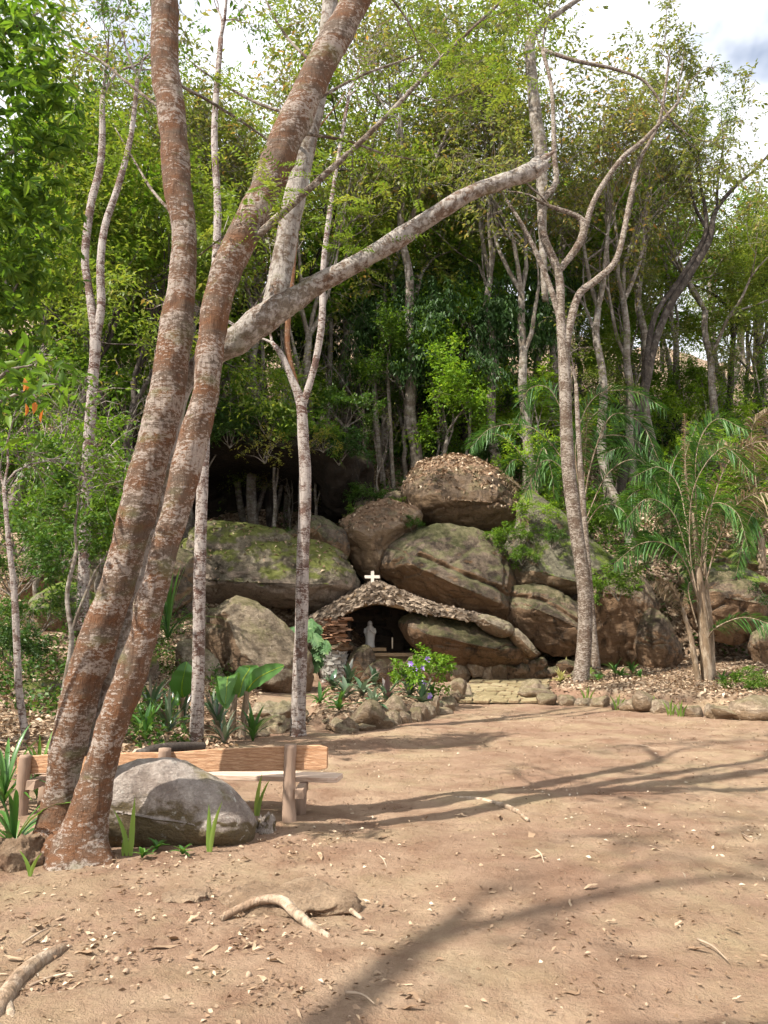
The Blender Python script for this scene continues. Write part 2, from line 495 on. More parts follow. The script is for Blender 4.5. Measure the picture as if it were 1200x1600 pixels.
def ground_mat():
    m, n, l, b, out = newmat('dirt ground')
    v = coords(n, l)
    big = nz(n, l, v, .35, 6, .6, .3)
    mid = nz(n, l, v, 2.2, 8, .65)
    fine = nz(n, l, v, 26, 6, .7)
    gr = nz(n, l, v, 120, 3, .6)
    c = mix(n, l, ramp(n, l, big, [(.35, 0), (.62, 1)]), (.225, .138, .093), (.325, .23, .152))
    c = mix(n, l, ramp(n, l, mid, [(.42, 0), (.66, .85)]), c, (.165, .092, .057))
    c = mix(n, l, ramp(n, l, nz(n, l, v, .7, 7, .7), [(.48, 0), (.7, .6)]), c, (.30, .245, .14))
    c = mix(n, l, ramp(n, l, fine, [(.28, .5), (.5, 0)]), c, (.20, .12, .075))
    c = mix(n, l, ramp(n, l, gr, [(.6, 0), (.78, .5)]), c, (.46, .35, .25))
    vo = n.new('ShaderNodeTexVoronoi'); vo.inputs['Scale'].default_value = 13
    l.new(v, vo.inputs['Vector'])
    sp = n.new('ShaderNodeSeparateColor'); l.new(vo.outputs['Color'], sp.inputs[0])
    lit = ramp(n, l, sp.outputs[0], [(0, (.07, .047, .03)), (.45, (.19, .125, .08)), (.8, (.34, .25, .17)), (1, (.52, .42, .30))])
    lit = mix(n, l, ramp(n, l, mid, [(.42, .0), (.7, .6)]), lit, (.12, .078, .048))
    a = n.new('ShaderNodeAttribute'); a.attribute_name = 'litter'
    f = ramp(n, l, mth(n, l, 'ADD', a.outputs['Fac'], mth(n, l, 'MULTIPLY', mth(n, l, 'SUBTRACT', mid, .5), .8)), [(.35, 0), (.6, 1)])
    l.new(mix(n, l, f, c, lit), b.inputs['Base Color'])
    b.inputs['Roughness'].default_value = .95
    b.inputs['Specular IOR Level'].default_value = .15
    h = mth(n, l, 'ADD', mth(n, l, 'MULTIPLY', mid, .9), mth(n, l, 'ADD', mth(n, l, 'MULTIPLY', fine, .45), mth(n, l, 'MULTIPLY', gr, .12)))
    bump(n, l, b, h, .95, .08)
    return m
M['ground'] = ground_mat()

# ------------------------------------------------------------------ terrain
PROF = [(-0.80, [(0, 0), (5, .05), (9, .5), (14, 1.5), (20, 3.2), (28, 7.5), (40, 15), (70, 34), (130, 60)]),
        (-0.42, [(0, 0), (7.5, .0), (10, .18), (14, .75), (17, 1.35), (22, 2.8), (28, 6.6), (40, 15), (70, 34), (130, 60)]),
        (-0.27, [(0, 0), (8.5, .0), (12, .08), (17, .45), (22, 1.2), (25.5, 3.8), (32.4, 5.0), (34.2, 10), (40, 15.5), (70, 34), (130, 60)]),
        (-0.10, [(0, 0), (14, .02), (20, .2), (24.5, .36), (26.5, 3.6), (32.2, 4.9), (34, 9.8), (40, 15), (70, 34), (130, 60)]),
        (0.02, [(0, 0), (19, .02), (24.5, .36), (27.2, 1.0), (29.0, 5.2), (30.5, 7.2), (33, 9.2), (40, 14.5), (70, 33), (130, 58)]),
        (0.20, [(0, 0), (19, .02), (24.5, .36), (27.2, 1.0), (28.6, 4.6), (30.5, 6.8), (33, 8.6), (40, 13.5), (70, 31), (130, 56)]),
        (0.34, [(0, 0), (17.2, .02), (20, .14), (24.5, .42), (26.6, .9), (28.6, 4.6), (32, 7.2), (40, 12.5), (70, 29), (130, 52)]),
        (0.60, [(0, 0), (15, .02), (19, .2), (24, .5), (26.6, 1.2), (28.6, 4.2), (32, 6.8), (40, 11.5), (70, 26), (130, 46)])]
PU = np.array([p[0] for p in PROF])
def in_poly_dist(x, y, P):
    P = np.asarray(P, float)
    d = np.full(np.shape(x), 1e9); ins = np.zeros(np.shape(x), bool)
    n = len(P)
    for i in range(n):
        a, b = P[i], P[(i + 1) % n]
        ab = b - a
        t = np.clip(((x - a[0]) * ab[0] + (y - a[1]) * ab[1]) / (ab @ ab), 0, 1)
        d = np.minimum(d, np.hypot(x - a[0] - t * ab[0], y - a[1] - t * ab[1]))
        c = ((a[1] > y) != (b[1] > y)) & (x < (b[0] - a[0]) * (y - a[1]) / (b[1] - a[1] + 1e-12) + a[0])
        ins ^= c
    return np.where(ins, d, -d)
FRONT_BED = [(-1.5, 13.9), (-.5, 14.5), (.5, 15.9), (1.25, 17.9), (1.85, 20.3), (.6, 21.6), (-1.7, 21.4)]
RIGHT_BED = [(4.5, 21.6), (5.0, 20.9), (6.0, 19.9), (7.0, 18.7), (7.9, 17.7), (9.5, 16.7), (16, 15.5), (16, 25.5), (5.2, 25.5)]
def sm(t): t = np.clip(t, 0, 1); return t * t * (3 - 2 * t)
def hgt(x, y):
    x = np.asarray(x, float); y = np.asarray(y, float)
    u = np.clip(x / np.maximum(y, 3.0), PU[0], PU[-1])
    H = np.stack([np.interp(y, [q[0] for q in p[1]], [q[1] for q in p[1]]) for p in PROF], 0)
    i = np.clip(np.searchsorted(PU, u) - 1, 0, len(PU) - 2)
    t = sm((u - PU[i]) / (PU[i + 1] - PU[i]))
    h = np.take_along_axis(H, i[None], 0)[0] * (1 - t) + np.take_along_axis(H, i[None] + 1, 0)[0] * t
    h = h + .26 * sm(in_poly_dist(x, y, FRONT_BED) / .35) + .24 * sm(in_poly_dist(x, y, RIGHT_BED) / .5)
    far = sm((y - 24) / 14) + sm((np.abs(x) - 4) / 6) * .12 * sm((y-6)/8)
    h = h + .022 * np.sin(x * 1.7 + 1.3 * np.sin(y * .9)) * np.sin(y * 1.3 + .7) + far * .45 * np.sin(x * .55 + y * .21) * np.sin(y * .47 - x * .13)
    return h
def hz(x, y): return float(hgt(np.array([x]), np.array([y]))[0])
GYS = np.concatenate([np.arange(2.5, 14, .02), np.arange(14, 85, .05)])
def gnd(px, py):
    d, u = (px - 600) / F, (800 - py) / F
    vx, vy, vz = d, CP - u * SP, SP + u * CP
    t = GYS / vy
    X, Z = vx * t, CAMZ + vz * t
    hh = hgt(X, GYS)
    k = np.nonzero(Z <= hh)[0]
    if not len(k): return at(px, py, 30)
    k = k[0]
    return Vector((float(X[k]), float(GYS[k]), float(hh[k])))
def onground(px, Y, py=1000):
    p = at(px, py, Y)
    return Vector((p.x, p.y, hz(p.x, p.y)))

ys = np.concatenate([np.linspace(-6, 2.4, 18), np.geomspace(2.6, 30, 330), np.geomspace(30.4, 170, 90)])
us = np.concatenate([np.linspace(-1.7, -.62, 22), np.linspace(-.6, .6, 280), np.linspace(.62, 1.7, 22)])
UU, YY = np.meshgrid(us, ys)
XX = UU * (YY + 7.0)
ZZ = hgt(XX, YY)
nf = np.array([noise.fractal(Vector((x * .9, y * .9, 0)), 1.0, 2.0, 4) for x, y in zip(XX.ravel(), YY.ravel())]).reshape(XX.shape)
nf2 = np.array([noise.fractal(Vector((x * 4.2, y * 4.2, 7)), .8, 2.1, 4) if y < 22 else 0 for x, y in zip(XX.ravel(), YY.ravel())]).reshape(XX.shape)
ZZ = ZZ + nf * .03 * (1 + 6 * sm((YY - 24) / 8)) + nf2 * .014
r_, c_ = XX.shape
idx = np.arange(r_ * c_).reshape(r_, c_)
FF = np.stack([idx[:-1, :-1], idx[:-1, 1:], idx[1:, 1:], idx[1:, :-1]], -1).reshape(-1, 4)
ground = mk('ground', np.stack([XX, YY, ZZ], -1).reshape(-1, 3), FF, M['ground'])
tag(ground, 'reddish dirt clearing rising into a leaf strewn forest hillside', kind='structure')
lit = np.clip(sm((YY - 23.5) / 2.5) + .75 * sm((in_poly_dist(XX, YY, RIGHT_BED) + .1) / .6) + .8 * sm((in_poly_dist(XX, YY, FRONT_BED)) / .4)
              + sm((-XX - 1.9 - .10 * np.maximum(YY - 6, 0)) / 1.2) * sm((YY - 8.3) / 2.2), 0, 1)
la = ground.data.attributes.new('litter', 'FLOAT', 'POINT')
la.data.foreach_set('value', lit.ravel().astype(np.float32))

# ------------------------------------------------------------------ boulders
def boulder(name, label, outline, nose, Y, front, back, mat, rough=.05, p=2.2, cracks=(), N=128, K=30, seed=0, cat='boulder', facet=0, group=None, sharp=False, grow_=1.12):
    O = np.array([[v.x, v.z] for v in (at(x, y, Y) for x, y in outline)])
    O = O.mean(0) + (O - O.mean(0)) * grow_
    if cat == 'boulder' and Y > 10: p = 1 + (p - 1) * .32
    Nn = np.array([[v.x, v.z] for v in (at(x, y, Y) for x, y in nose)])
    cl = np.vstack([O, O[:1]])
    if sharp:
        s = np.linspace(0, len(O), N, endpoint=False); i = s.astype(int); t = (s - i)[:, None]
        C = cl[i] * (1 - t) + cl[i + 1] * t
    else:
        Q = np.vstack([O[-2:], O, O[:3]])
        C = catmull(Q, (len(Q) - 1) * 40 + 1)[2 * 40:(2 + len(O)) * 40]
    d = np.r_[0, np.cumsum(np.linalg.norm(np.diff(np.vstack([C, C[:1]]), axis=0), axis=1))]
    s = np.linspace(0, d[-1], N, endpoint=False)
    C2 = np.vstack([C, C[:1]])
    C = np.stack([np.interp(s, d, C2[:, 0]), np.interp(s, d, C2[:, 1])], 1)
    def near(pt):
        best = None
        for a, b in zip(Nn[:-1], Nn[1:]):
            ab = b - a
            t = np.clip(((pt - a) @ ab) / (ab @ ab), 0, 1)
            q = a + ab * t
            dd = np.linalg.norm(pt - q)
            if best is None or dd < best[0]: best = (dd, q)
        return best[1]
    if len(Nn) == 1: Nn = np.vstack([Nn, Nn + 1e-3])
    T = np.array([near(c) for c in C])
    ker = np.exp(-(np.arange(-12, 13) / 6.0) ** 2); ker /= ker.sum()
    T = sum(w_ * np.roll(T, k_ - 12, axis=0) for k_, w_ in enumerate(ker))
    V = []
    for k in range(K + 1):
        t = (k / K)
        t2 = t ** 1.25
        f = (1 - (1 - t2) ** p) ** (1 / p)
        P = C * (1 - t2) + T * t2
        V.append(np.stack([P[:, 0], np.full(N, Y - front * f), P[:, 1]], 1))
    Tc = T.mean(0)
    for k in range(1, 5):
        P = T * (1 - k / 4) + Tc * (k / 4)
        V.append(np.stack([P[:, 0], np.full(N, Y - front * (1 + .015 * k)), P[:, 1]], 1))
    K = K + 4
    Kb = 10
    for k in range(1, Kb + 1):
        t = k / Kb
        f = (1 - (1 - t) ** 2) ** .5
        P = C * (1 - t) + Tc * t
        V.append(np.stack([P[:, 0], np.full(N, Y + back * f), P[:, 1]], 1))
    V = np.array(V)
    A = V.reshape(-1, 3)
    size = np.ptp(O, axis=0).max()
    so = Vector((seed * 7.3, seed * 3.1, seed * 1.7))
    ctr = A.mean(0)
    rr = np.random.default_rng(seed + 50)
    rad_ = np.linalg.norm(A - ctr, axis=1)
    for q_ in range(max(0, 1 + facet)):
        nn = rr.normal(0, 1, 3); nn[1] = -abs(nn[1]) * .8 - .75; nn /= np.linalg.norm(nn)
        pr = (A - ctr) @ nn
        lim = np.quantile(pr, rr.uniform(.86, .95))
        A = A - nn[None] * (np.maximum(pr - lim, 0) * .9)[:, None]
    disp = []
    plates = 1.0 if (cat == 'boulder' and Y > 10) else .25
    for v in A:
        q = Vector(v) / size * 2.4 + so
        w = Vector(v) * 2.2 + so
        c_l = noise.fractal(q, .9, 2.1, 5)
        rd = abs(noise.noise(w * .8)) 
        vd, vp = noise.voronoi(Vector((q.x * .8, q.y * .8, q.z * 1.1)) + so * .37 + Vector((c_l, c_l, c_l)) * .25)
        plate = noise.noise(vp[0] * 9.1) * .55 - max(0, .07 - (vd[1] - vd[0])) * 9.0
        disp.append(c_l * .9 + plate * plates - max(0, .10 - rd) * 1.2 + noise.fractal(w, .8, 2.1, 4) * .35 + noise.fractal(w * 3.1, .8, 2.1, 3) * .09)
    disp = np.array(disp) * rough * size
    dirn = A - np.array([ctr[0], Y + back * .2, ctr[2]])
    dirn /= np.linalg.norm(dirn, axis=1)[:, None] + 1e-9
    A = A + dirn * disp[:, None]
    for (pts, wpx, dep) in cracks:
        Cp = np.array([[v.x, v.z] for v in (at(x, y, Y - front * .7) for x, y in pts)])
        wd = wpx * mpp(900, Y)
        xz = A[:, [0, 2]]
        dm = np.full(len(A), 1e9)
        for a, b in zip(Cp[:-1], Cp[1:]):
            ab = b - a
            t = np.clip(((xz - a) @ ab) / (ab @ ab), 0, 1)
            dm = np.minimum(dm, np.linalg.norm(xz - a - t[:, None] * ab, axis=1))
        A[:, 1] += np.where(A[:, 1] < Y, np.exp(-(dm / wd) ** 2) * dep, 0)
    Fc = []
    def q4(r0, r1, flip):
        for i in range(N):
            j = (i + 1) % N
            f = [r0 * N + i, r0 * N + j, r1 * N + j, r1 * N + i]
            Fc.append(f[::-1] if flip else f)
    for k in range(K): q4(k, k + 1, False)
    q4(0, K + 1, True)
    for k in range(K + 1, K + Kb): q4(k, k + 1, True)
    area = np.sum(C[:, 0] * np.roll(C[:, 1], -1) - np.roll(C[:, 0], -1) * C[:, 1])
    if area < 0: Fc = [f[::-1] for f in Fc]
    base = Vector((float(ctr[0]), float(Y), float(A[:, 2].min())))
    o = mk(name, A - np.array(base), Fc, mat)
    o.location = base
    return tag(o, label, cat, group)

BG = 'boulders piled around the grotto'
boulder('boulder', 'long mossy boulder with pale grey underside left of the cross', [(278, 892), (296, 852), (340, 826), (400, 832), (452, 846), (505, 858), (540, 888), (546, 920), (505, 948), (440, 944), (380, 937), (312, 942), (284, 922)],
        [(300, 908), (380, 916), (450, 926), (520, 918)], 25.0, 1.5, 2.2, M['rock_moss'], .03, 2.0, seed=1, group=BG)
boulder('boulder', 'angular pale boulder in front of the mossy slab, beside the banana plants', [(322, 1000), (331, 962), (372, 940), (405, 950), (445, 985), (474, 1012), (482, 1052), (470, 1088), (440, 1100), (400, 1096), (358, 1062), (326, 1042)],
        [(374, 962), (376, 1030), (430, 1062)], 20.6, 1.25, 1.4, M['rock_pale'], .025, 1.25, facet=3, seed=2, group=BG, sharp=True)
boulder('boulder', 'small rounded boulder wedged under the angular pale boulder', [(280, 1020), (300, 1005), (326, 1022), (348, 1058), (345, 1092), (315, 1106), (288, 1092)], [(315, 1050), (318, 1070)], 19.6, .6, .7, M['rock_pale'], .05, seed=3, group=BG)
boulder('boulder', 'small pointed boulder on top of the mossy slab behind the slender trunk', [(452, 832), (470, 812), (496, 803), (520, 815), (538, 842), (535, 868), (500, 872), (462, 860)], [(495, 832), (515, 850)], 25.8, .7, 1.0, M['rock_brown'], .05, 1.6, facet=2, seed=4, group=BG)
boulder('boulder', 'brown boulder above the cross split from its big neighbour by a crack', [(532, 828), (552, 806), (596, 786), (640, 796), (652, 815), (622, 850), (604, 880), (590, 912), (570, 900), (552, 872), (536, 850)],
        [(560, 835), (600, 838), (592, 880)], 26.6, 1.1, 1.8, M['rock_litter'], .035, 1.7, seed=5, group=BG)
boulder('boulder', 'huge weathered boulder with undercut base right above the grotto roof', [(594, 884), (612, 856), (640, 830), (700, 824), (755, 838), (785, 868), (796, 910), (798, 960), (770, 972), (735, 965), (690, 950), (650, 928), (612, 905)],
        [(640, 890), (700, 915), (770, 945)], 26.2, 1.7, 2.2, M['rock_brown'], .03, 1.55, cracks=[([(655, 868), (700, 888), (740, 905)], 3, .2), ([(730, 900), (770, 916), (795, 930)], 3, .2)], facet=1, seed=6, group=BG, N=170, K=44)
boulder('boulder', 'top boulder blanketed with dry brown leaves', [(636, 782), (648, 748), (672, 728), (712, 720), (752, 730), (785, 756), (806, 790), (798, 822), (750, 836), (700, 832), (655, 815)],
        [(690, 796), (760, 800)], 28.4, 1.9, 2.0, M['rock_litter'], .035, 3.6, facet=-1, seed=7, group=BG)
boulder('boulder', 'grey green sloping boulder behind the mottled tree', [(790, 880), (806, 830), (826, 782), (860, 796), (905, 832), (945, 868), (970, 905), (955, 945), (905, 950), (850, 948), (800, 930)],
        [(830, 900), (880, 925), (930, 925)], 27.0, 1.6, 2.0, M['rock_green'], .03, 1.7, seed=8, group=BG)
boulder('boulder', 'tan overhanging boulder with deep joint right of the grotto', [(792, 945), (806, 922), (850, 920), (890, 938), (915, 965), (912, 1008), (880, 1020), (845, 1012), (815, 990), (795, 968)],
        [(820, 950), (870, 965), (895, 985)], 25.6, 1.0, 2.4, M['rock_tan'], .03, 1.8, cracks=[([(796, 930), (850, 938), (905, 975)], 4, .25)], seed=9, group=BG)
boulder('boulder', 'broad brown rock face behind the twin trunk and hanging vine', [(896, 945), (915, 905), (955, 890), (995, 900), (1018, 940), (1020, 1000), (1005, 1034), (950, 1030), (905, 1022), (890, 990)],
        [(930, 930), (975, 935)], 25.9, 1.0, 2.2, M['rock_tan'], .035, 2.2, seed=10, group=BG)
boulder('boulder', 'smooth dark teardrop rock leaning below the palm fronds', [(1000, 985), (1012, 955), (1035, 962), (1056, 1000), (1062, 1030), (1040, 1046), (1010, 1042), (998, 1015)], [(1028, 1005), (1035, 1020)], 24.9, .6, .9, M['rock_tan'], .03, 2.2, seed=11, group=BG)
boulder('boulder', 'brown boulder in shade right of the palm stalks', [(1078, 935), (1092, 906), (1135, 898), (1178, 915), (1196, 950), (1190, 985), (1150, 1000), (1095, 985)], [(1110, 935), (1165, 945)], 25.6, .9, 1.6, M['rock_tan'], .04, 2.0, seed=12, group=BG)
boulder('boulder', 'flat moss topped slab over the shaded boulder by the palm', [(1068, 905), (1090, 884), (1140, 886), (1182, 902), (1196, 925), (1140, 928), (1085, 922)], [(1095, 912), (1170, 918)], 26.2, .9, 1.3, M['rock_green'], .03, 2.0, seed=13, group=BG)
boulder('boulder', 'small tan slab resting highest at the far right', [(1125, 872), (1150, 858), (1182, 868), (1190, 885), (1160, 898), (1130, 892)], [(1140, 882), (1175, 886)], 27.2, .8, 1.0, M['rock_green'], .04, 2.0, seed=14, group=BG)
boulder('boulder', 'low dark boulder at the right edge behind the fern', [(1185, 985), (1215, 960), (1260, 965), (1290, 1010), (1270, 1060), (1200, 1050), (1180, 1020)], [(1210, 1000), (1250, 1010)], 25.0, .9, 1.2, M['rock_tan'], .04, seed=15, group=BG)
boulder('boulder', 'leaning boulder forming the right side of the grotto mouth', [(634, 978), (650, 962), (690, 964), (745, 978), (795, 998), (832, 1018), (815, 1034), (770, 1042), (720, 1040), (680, 1030), (650, 1008)],
        [(660, 990), (720, 1006), (790, 1018)], 24.3, 1.0, 1.2, M['rock_tan'], .03, 1.7, cracks=[([(690, 1000), (740, 1012)], 3, .08)], seed=16, group=BG)
boulder('boulder', 'long pale stone lying on the leaning grotto boulder', [(744, 972), (752, 962), (775, 964), (796, 976), (800, 990), (786, 996), (760, 986)], [(758, 974), (788, 986)], 23.6, .38, .5, M['rock_pale'], .04, 2.2, seed=17, group=BG)
boulder('boulder', 'tapered stone sliding down beyond the long pale stone', [(796, 990), (808, 984), (826, 1000), (838, 1020), (826, 1023), (806, 1008)], [(808, 996), (826, 1014)], 23.7, .32, .5, M['rock_pale'], .04, 2.2, seed=18, group=BG)
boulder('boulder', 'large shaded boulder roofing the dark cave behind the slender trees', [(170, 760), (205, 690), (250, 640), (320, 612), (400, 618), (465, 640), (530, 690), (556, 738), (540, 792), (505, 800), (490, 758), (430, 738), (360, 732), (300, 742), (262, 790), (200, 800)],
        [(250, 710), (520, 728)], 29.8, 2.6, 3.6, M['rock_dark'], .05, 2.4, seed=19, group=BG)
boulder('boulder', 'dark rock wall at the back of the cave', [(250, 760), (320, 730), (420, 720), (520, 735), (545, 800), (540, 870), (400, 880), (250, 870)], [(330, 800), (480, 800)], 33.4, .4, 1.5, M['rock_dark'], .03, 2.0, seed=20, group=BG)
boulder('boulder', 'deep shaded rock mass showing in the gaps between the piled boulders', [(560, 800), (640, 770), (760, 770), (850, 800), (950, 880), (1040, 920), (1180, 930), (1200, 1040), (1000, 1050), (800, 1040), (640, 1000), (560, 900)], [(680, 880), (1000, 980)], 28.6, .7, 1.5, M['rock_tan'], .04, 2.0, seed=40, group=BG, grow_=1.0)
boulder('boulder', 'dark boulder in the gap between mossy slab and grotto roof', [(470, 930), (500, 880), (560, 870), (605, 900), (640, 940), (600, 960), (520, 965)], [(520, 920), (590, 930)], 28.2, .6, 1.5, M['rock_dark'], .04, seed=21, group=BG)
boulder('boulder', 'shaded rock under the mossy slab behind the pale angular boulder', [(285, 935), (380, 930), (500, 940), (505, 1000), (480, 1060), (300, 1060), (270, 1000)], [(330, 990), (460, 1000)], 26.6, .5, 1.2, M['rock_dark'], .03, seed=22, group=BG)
boulder('boulder', 'green stained boulder behind the leaning double trunk', [(40, 985), (52, 945), (90, 915), (140, 925), (185, 960), (200, 1000), (170, 1020), (90, 1015)], [(90, 955), (140, 975)], 19.0, .8, 1.2, M['rock_green'], .05, 1.8, seed=23, group='boulders on the left bank')
boulder('boulder', 'tall brown boulder between the left saplings', [(20, 930), (40, 880), (90, 860), (140, 870), (170, 910), (160, 950), (90, 950), (40, 955)], [(70, 905), (120, 910)], 21.5, .9, 1.5, M['rock_brown'], .05, 1.8, seed=24, group='boulders on the left bank')
boulder('boulder', 'shaded boulder between the double trunk and the white slender tree', [(190, 1000), (205, 900), (250, 860), (300, 880), (310, 960), (300, 1015), (240, 1030)], [(240, 930), (270, 950)], 24.0, .8, 1.4, M['rock_brown'], .05, 1.8, seed=25, group='boulders on the left bank')
boulder('boulder', 'grey lichen boulder between the double trunk and the bench', [(150, 1300), (158, 1250), (180, 1210), (225, 1190), (272, 1189), (315, 1212), (352, 1238), (382, 1268), (388, 1295), (370, 1318), (290, 1322), (200, 1326), (158, 1322)],
        [(205, 1255), (320, 1275)], 6.62, .34, .26, M['rock_grey'], .03, 2.2, facet=-4, seed=26)
def low_rock(label, px, py, Wp, Dp, hgt_, seed, mat):
    c = gnd(px, py)
    k = mpp(py, c.y)
    bm = bmesh.new()
    bmesh.ops.create_icosphere(bm, subdivisions=5, radius=1)
    rr = Vector((seed * 3.3, seed, 0))
    for v in bm.verts:
        q = v.co.copy()
        d = 1 + .28 * noise.fractal(q * 1.4 + rr, 1, 2, 5)
        v.co = Vector((q.x * Wp * k / 2 * d, q.y * Dp / 2 * d, (min(q.z * d, .75 + .25 * noise.noise(q * 2 + rr)) * 1.3 + .25 * q.x * q.z + .25 * noise.fractal(q * 3.5 + rr, 1, 2, 4)) * hgt_))
    me = bpy.data.meshes.new('rock'); bm.to_mesh(me); bm.free()
    for f in me.polygons: f.use_smooth = True
    me.materials.append(mat)
    o = bpy.data.objects.new('rock', me); COL.objects.link(o)
    o.location = (c.x, c.y, c.z - .02)
    tag(o, label, 'rock')
    return o
low_rock('flat rock half buried in dirt under the arched root', 445, 1408, 215, .62, .085, 3, M['rock_bed'])
low_rock('small flat rock flush with the dirt near the double trunk', 290, 1402, 82, .24, .05, 5, M['rock_bed'])
low_rock('small pointed stone between grey boulder and bench post', 414, 1300, 36, .16, .14, 6, M['rock_grey'])
low_rock('low stone in the shade at the bottom left edge', 25, 1345, 90, .5, .16, 7, M['rock_bed'])
low_rock('flat rock below the pale angular boulder', 430, 1122, 90, 1.2, .3, 8, M['rock_pale'])
low_rock('rounded rock under the small plants in front of the banana stems', 420, 1140, 70, .9, .22, 9, M['stone'])
low_rock('mossy rock in the shade left of the banana plants', 200, 1050, 90, 1.0, .35, 12, M['rock_moss'])
low_rock('flat mossy stone lying on the leaf strewn bank', 60, 1085, 80, .9, .22, 13, M['rock_moss'])
low_rock('low mossy rock in the right leaf bed behind the saplings', 915, 1058, 50, .6, .22, 14, M['rock_green'])

# ------------------------------------------------------------------ stones, edging, path
STONES = []
for s in range(8):
    bm = bmesh.new()
    bmesh.ops.create_icosphere(bm, subdivisions=3, radius=.5)
    rr = np.random.default_rng(s)
    pl = [(rr.normal(0, 1, 3), rr.uniform(.22, .36)) for _ in range(7)]
    pl = [(a / np.linalg.norm(a), d) for a, d in pl]
    for v in bm.verts:
        p = np.array(v.co)
        for a, d in pl:
            k = p @ a
            if k > d: p = p - a * (k - d) * .92
        q = Vector(p)
        v.co = q * (1 + .16 * noise.fractal(q * 4 + Vector((s * 5, 0, 0)), 1, 2, 4))
    me = bpy.data.meshes.new('stone')
    bm.to_mesh(me); bm.free()
    for f in me.polygons: f.use_smooth = True
    STONES.append(me)
STM = {}
def stone(loc, sx, sy, sz, parent, mat, rz=None, name='stone'):
    k = (random.randrange(8), mat.name)
    if k not in STM:
        me = STONES[k[0]].copy(); me.materials.append(mat); STM[k] = me
    o = bpy.data.objects.new(name, STM[k])
    COL.objects.link(o)
    o.location = Vector(loc) - Vector(parent['_o'] if '_o' in parent else (0, 0, 0))
    o.scale = (sx * 1.25, sy * 1.25, sz * 1.3)
    o.rotation_euler = (random.uniform(-.2, .2), random.uniform(-.2, .2), random.uniform(0, 6.3) if rz is None else rz)
    o.parent = parent
    return o

def edging(label, pts, wpx, hpx, dup=False):
    P = [gnd(x, y) for x, y in pts]
    root = thing('stone_edging', label, 'edging', P[0])
    A = catmull([list(p) for p in P], 300)
    d = np.r_[0, np.cumsum(np.linalg.norm(np.diff(A, axis=0), axis=1))]
    s = 0
    while s < d[-1]:
        i = min(int(np.searchsorted(d, s)), 299)
        p = A[i]
        w = wpx * mpp(1100, p[1]) * random.uniform(.55, 1.45)
        h = hpx * mpp(1100, p[1]) * random.uniform(.55, 1.25)
        t = A[min(i + 3, 299)] - A[max(i - 3, 0)]
        stone((p[0], p[1], p[2] + h * random.uniform(.05, .22)), w, w * random.uniform(.6, 1.0), h, root, M['stone'], math.atan2(t[1], t[0]) + random.uniform(-.5, .5))
        s += w * random.uniform(.82, 1.15)
    return root
edging('row of upright stones edging the bromeliad bed', [(548, 1143), (600, 1136), (640, 1129), (672, 1120), (700, 1108), (716, 1094), (712, 1080)], 30, 33)
edging('scattered flat stones at the foot of the slender mottled trunk', [(392, 1152), (430, 1142), (478, 1132), (515, 1135), (552, 1146)], 40, 20)
e3 = edging('row of stones edging the leaf bed under the mottled tree and palm', [(838, 1082), (846, 1098), (880, 1101), (930, 1104), (990, 1110), (1040, 1114), (1090, 1119), (1140, 1122), (1165, 1124)], 42, 30)
for (x, y, w, h) in ((1185, 1122, 78, 46), (1010, 1112, 34, 44), (610, 1128, 40, 46), (570, 1138, 48, 50)):
    p = gnd(x, y); k = mpp(y, p.y)
    stone((p.x, p.y, p.z + h * k * .3), w * k, w * k * .8, h * k, e3 if x > 800 else bpy.data.objects['stone_edging'], M['stone'], .2)

pb = [gnd(716, 1101), gnd(842, 1101), at(862, 1060, 24.4), at(735, 1060, 24.4)]
path = bpy.data.objects.new('path', None)
V, Fc = [], []
na, nb = 8, 9
for j in range(nb + 1):
    for i in range(na + 1):
        a, b = i / na, j / nb
        p = (pb[0] * (1 - a) + pb[1] * a) * (1 - b) + (pb[3] * (1 - a) + pb[2] * a) * b
        V.append((p.x, p.y, hz(p.x, p.y) + .05))
Fc = [[j * (na + 1) + i, j * (na + 1) + i + 1, (j + 1) * (na + 1) + i + 1, (j + 1) * (na + 1) + i] for j in range(nb) for i in range(na)]
bpy.data.objects.remove(path)
pm = plain('path mortar', (.20, .155, .08), (.32, .26, .14), 7)
path = mk('path', V, Fc, pm)
tag(path, 'short flagstone path leading up to the grotto', kind='structure')
rows = 8
for j in range(rows):
    n = 4 if j % 2 else 5
    cuts = np.sort(np.r_[0, (np.arange(1, n) + RNG.uniform(-.2, .2, n - 1)) / n, 1])
    for i in range(n):
        q = []
        for (a, b) in ((cuts[i], j / rows), (cuts[i + 1], j / rows), (cuts[i + 1], (j + 1) / rows), (cuts[i], (j + 1) / rows)):
            q.append((pb[0] * (1 - a) + pb[1] * a) * (1 - b) + (pb[3] * (1 - a) + pb[2] * a) * b)
        c = sum(q, Vector()) / 4
        poly = []
        for k in range(4):
            for t in (.08, .5, .92):
                e = q[k].lerp(q[(k + 1) % 4], t)
                e = e + (c - e) * (.09 + random.uniform(-.05, .05) + (.05 if t != .5 else 0))
                poly.append(e)
        z0 = hz(c.x, c.y)
        m = len(poly); hh = .085 + random.uniform(-.012, .02)
        vs = [(e.x, e.y, hz(e.x, e.y) - .05) for e in poly] + [(e.x, e.y, hz(e.x, e.y) + hh - .012) for e in poly] + [(c.x + (e.x - c.x) * .93, c.y + (e.y - c.y) * .93, hz(e.x, e.y) + hh) for e in poly]
        fs = [[k, (k + 1) % m, m + (k + 1) % m, m + k] for k in range(m)] + [[m + k, m + (k + 1) % m, 2 * m + (k + 1) % m, 2 * m + k] for k in range(m)] + [[2 * m + k for k in range(m)]]
        mk('flagstone', vs, fs, M['flagstone'], path, smooth=False)

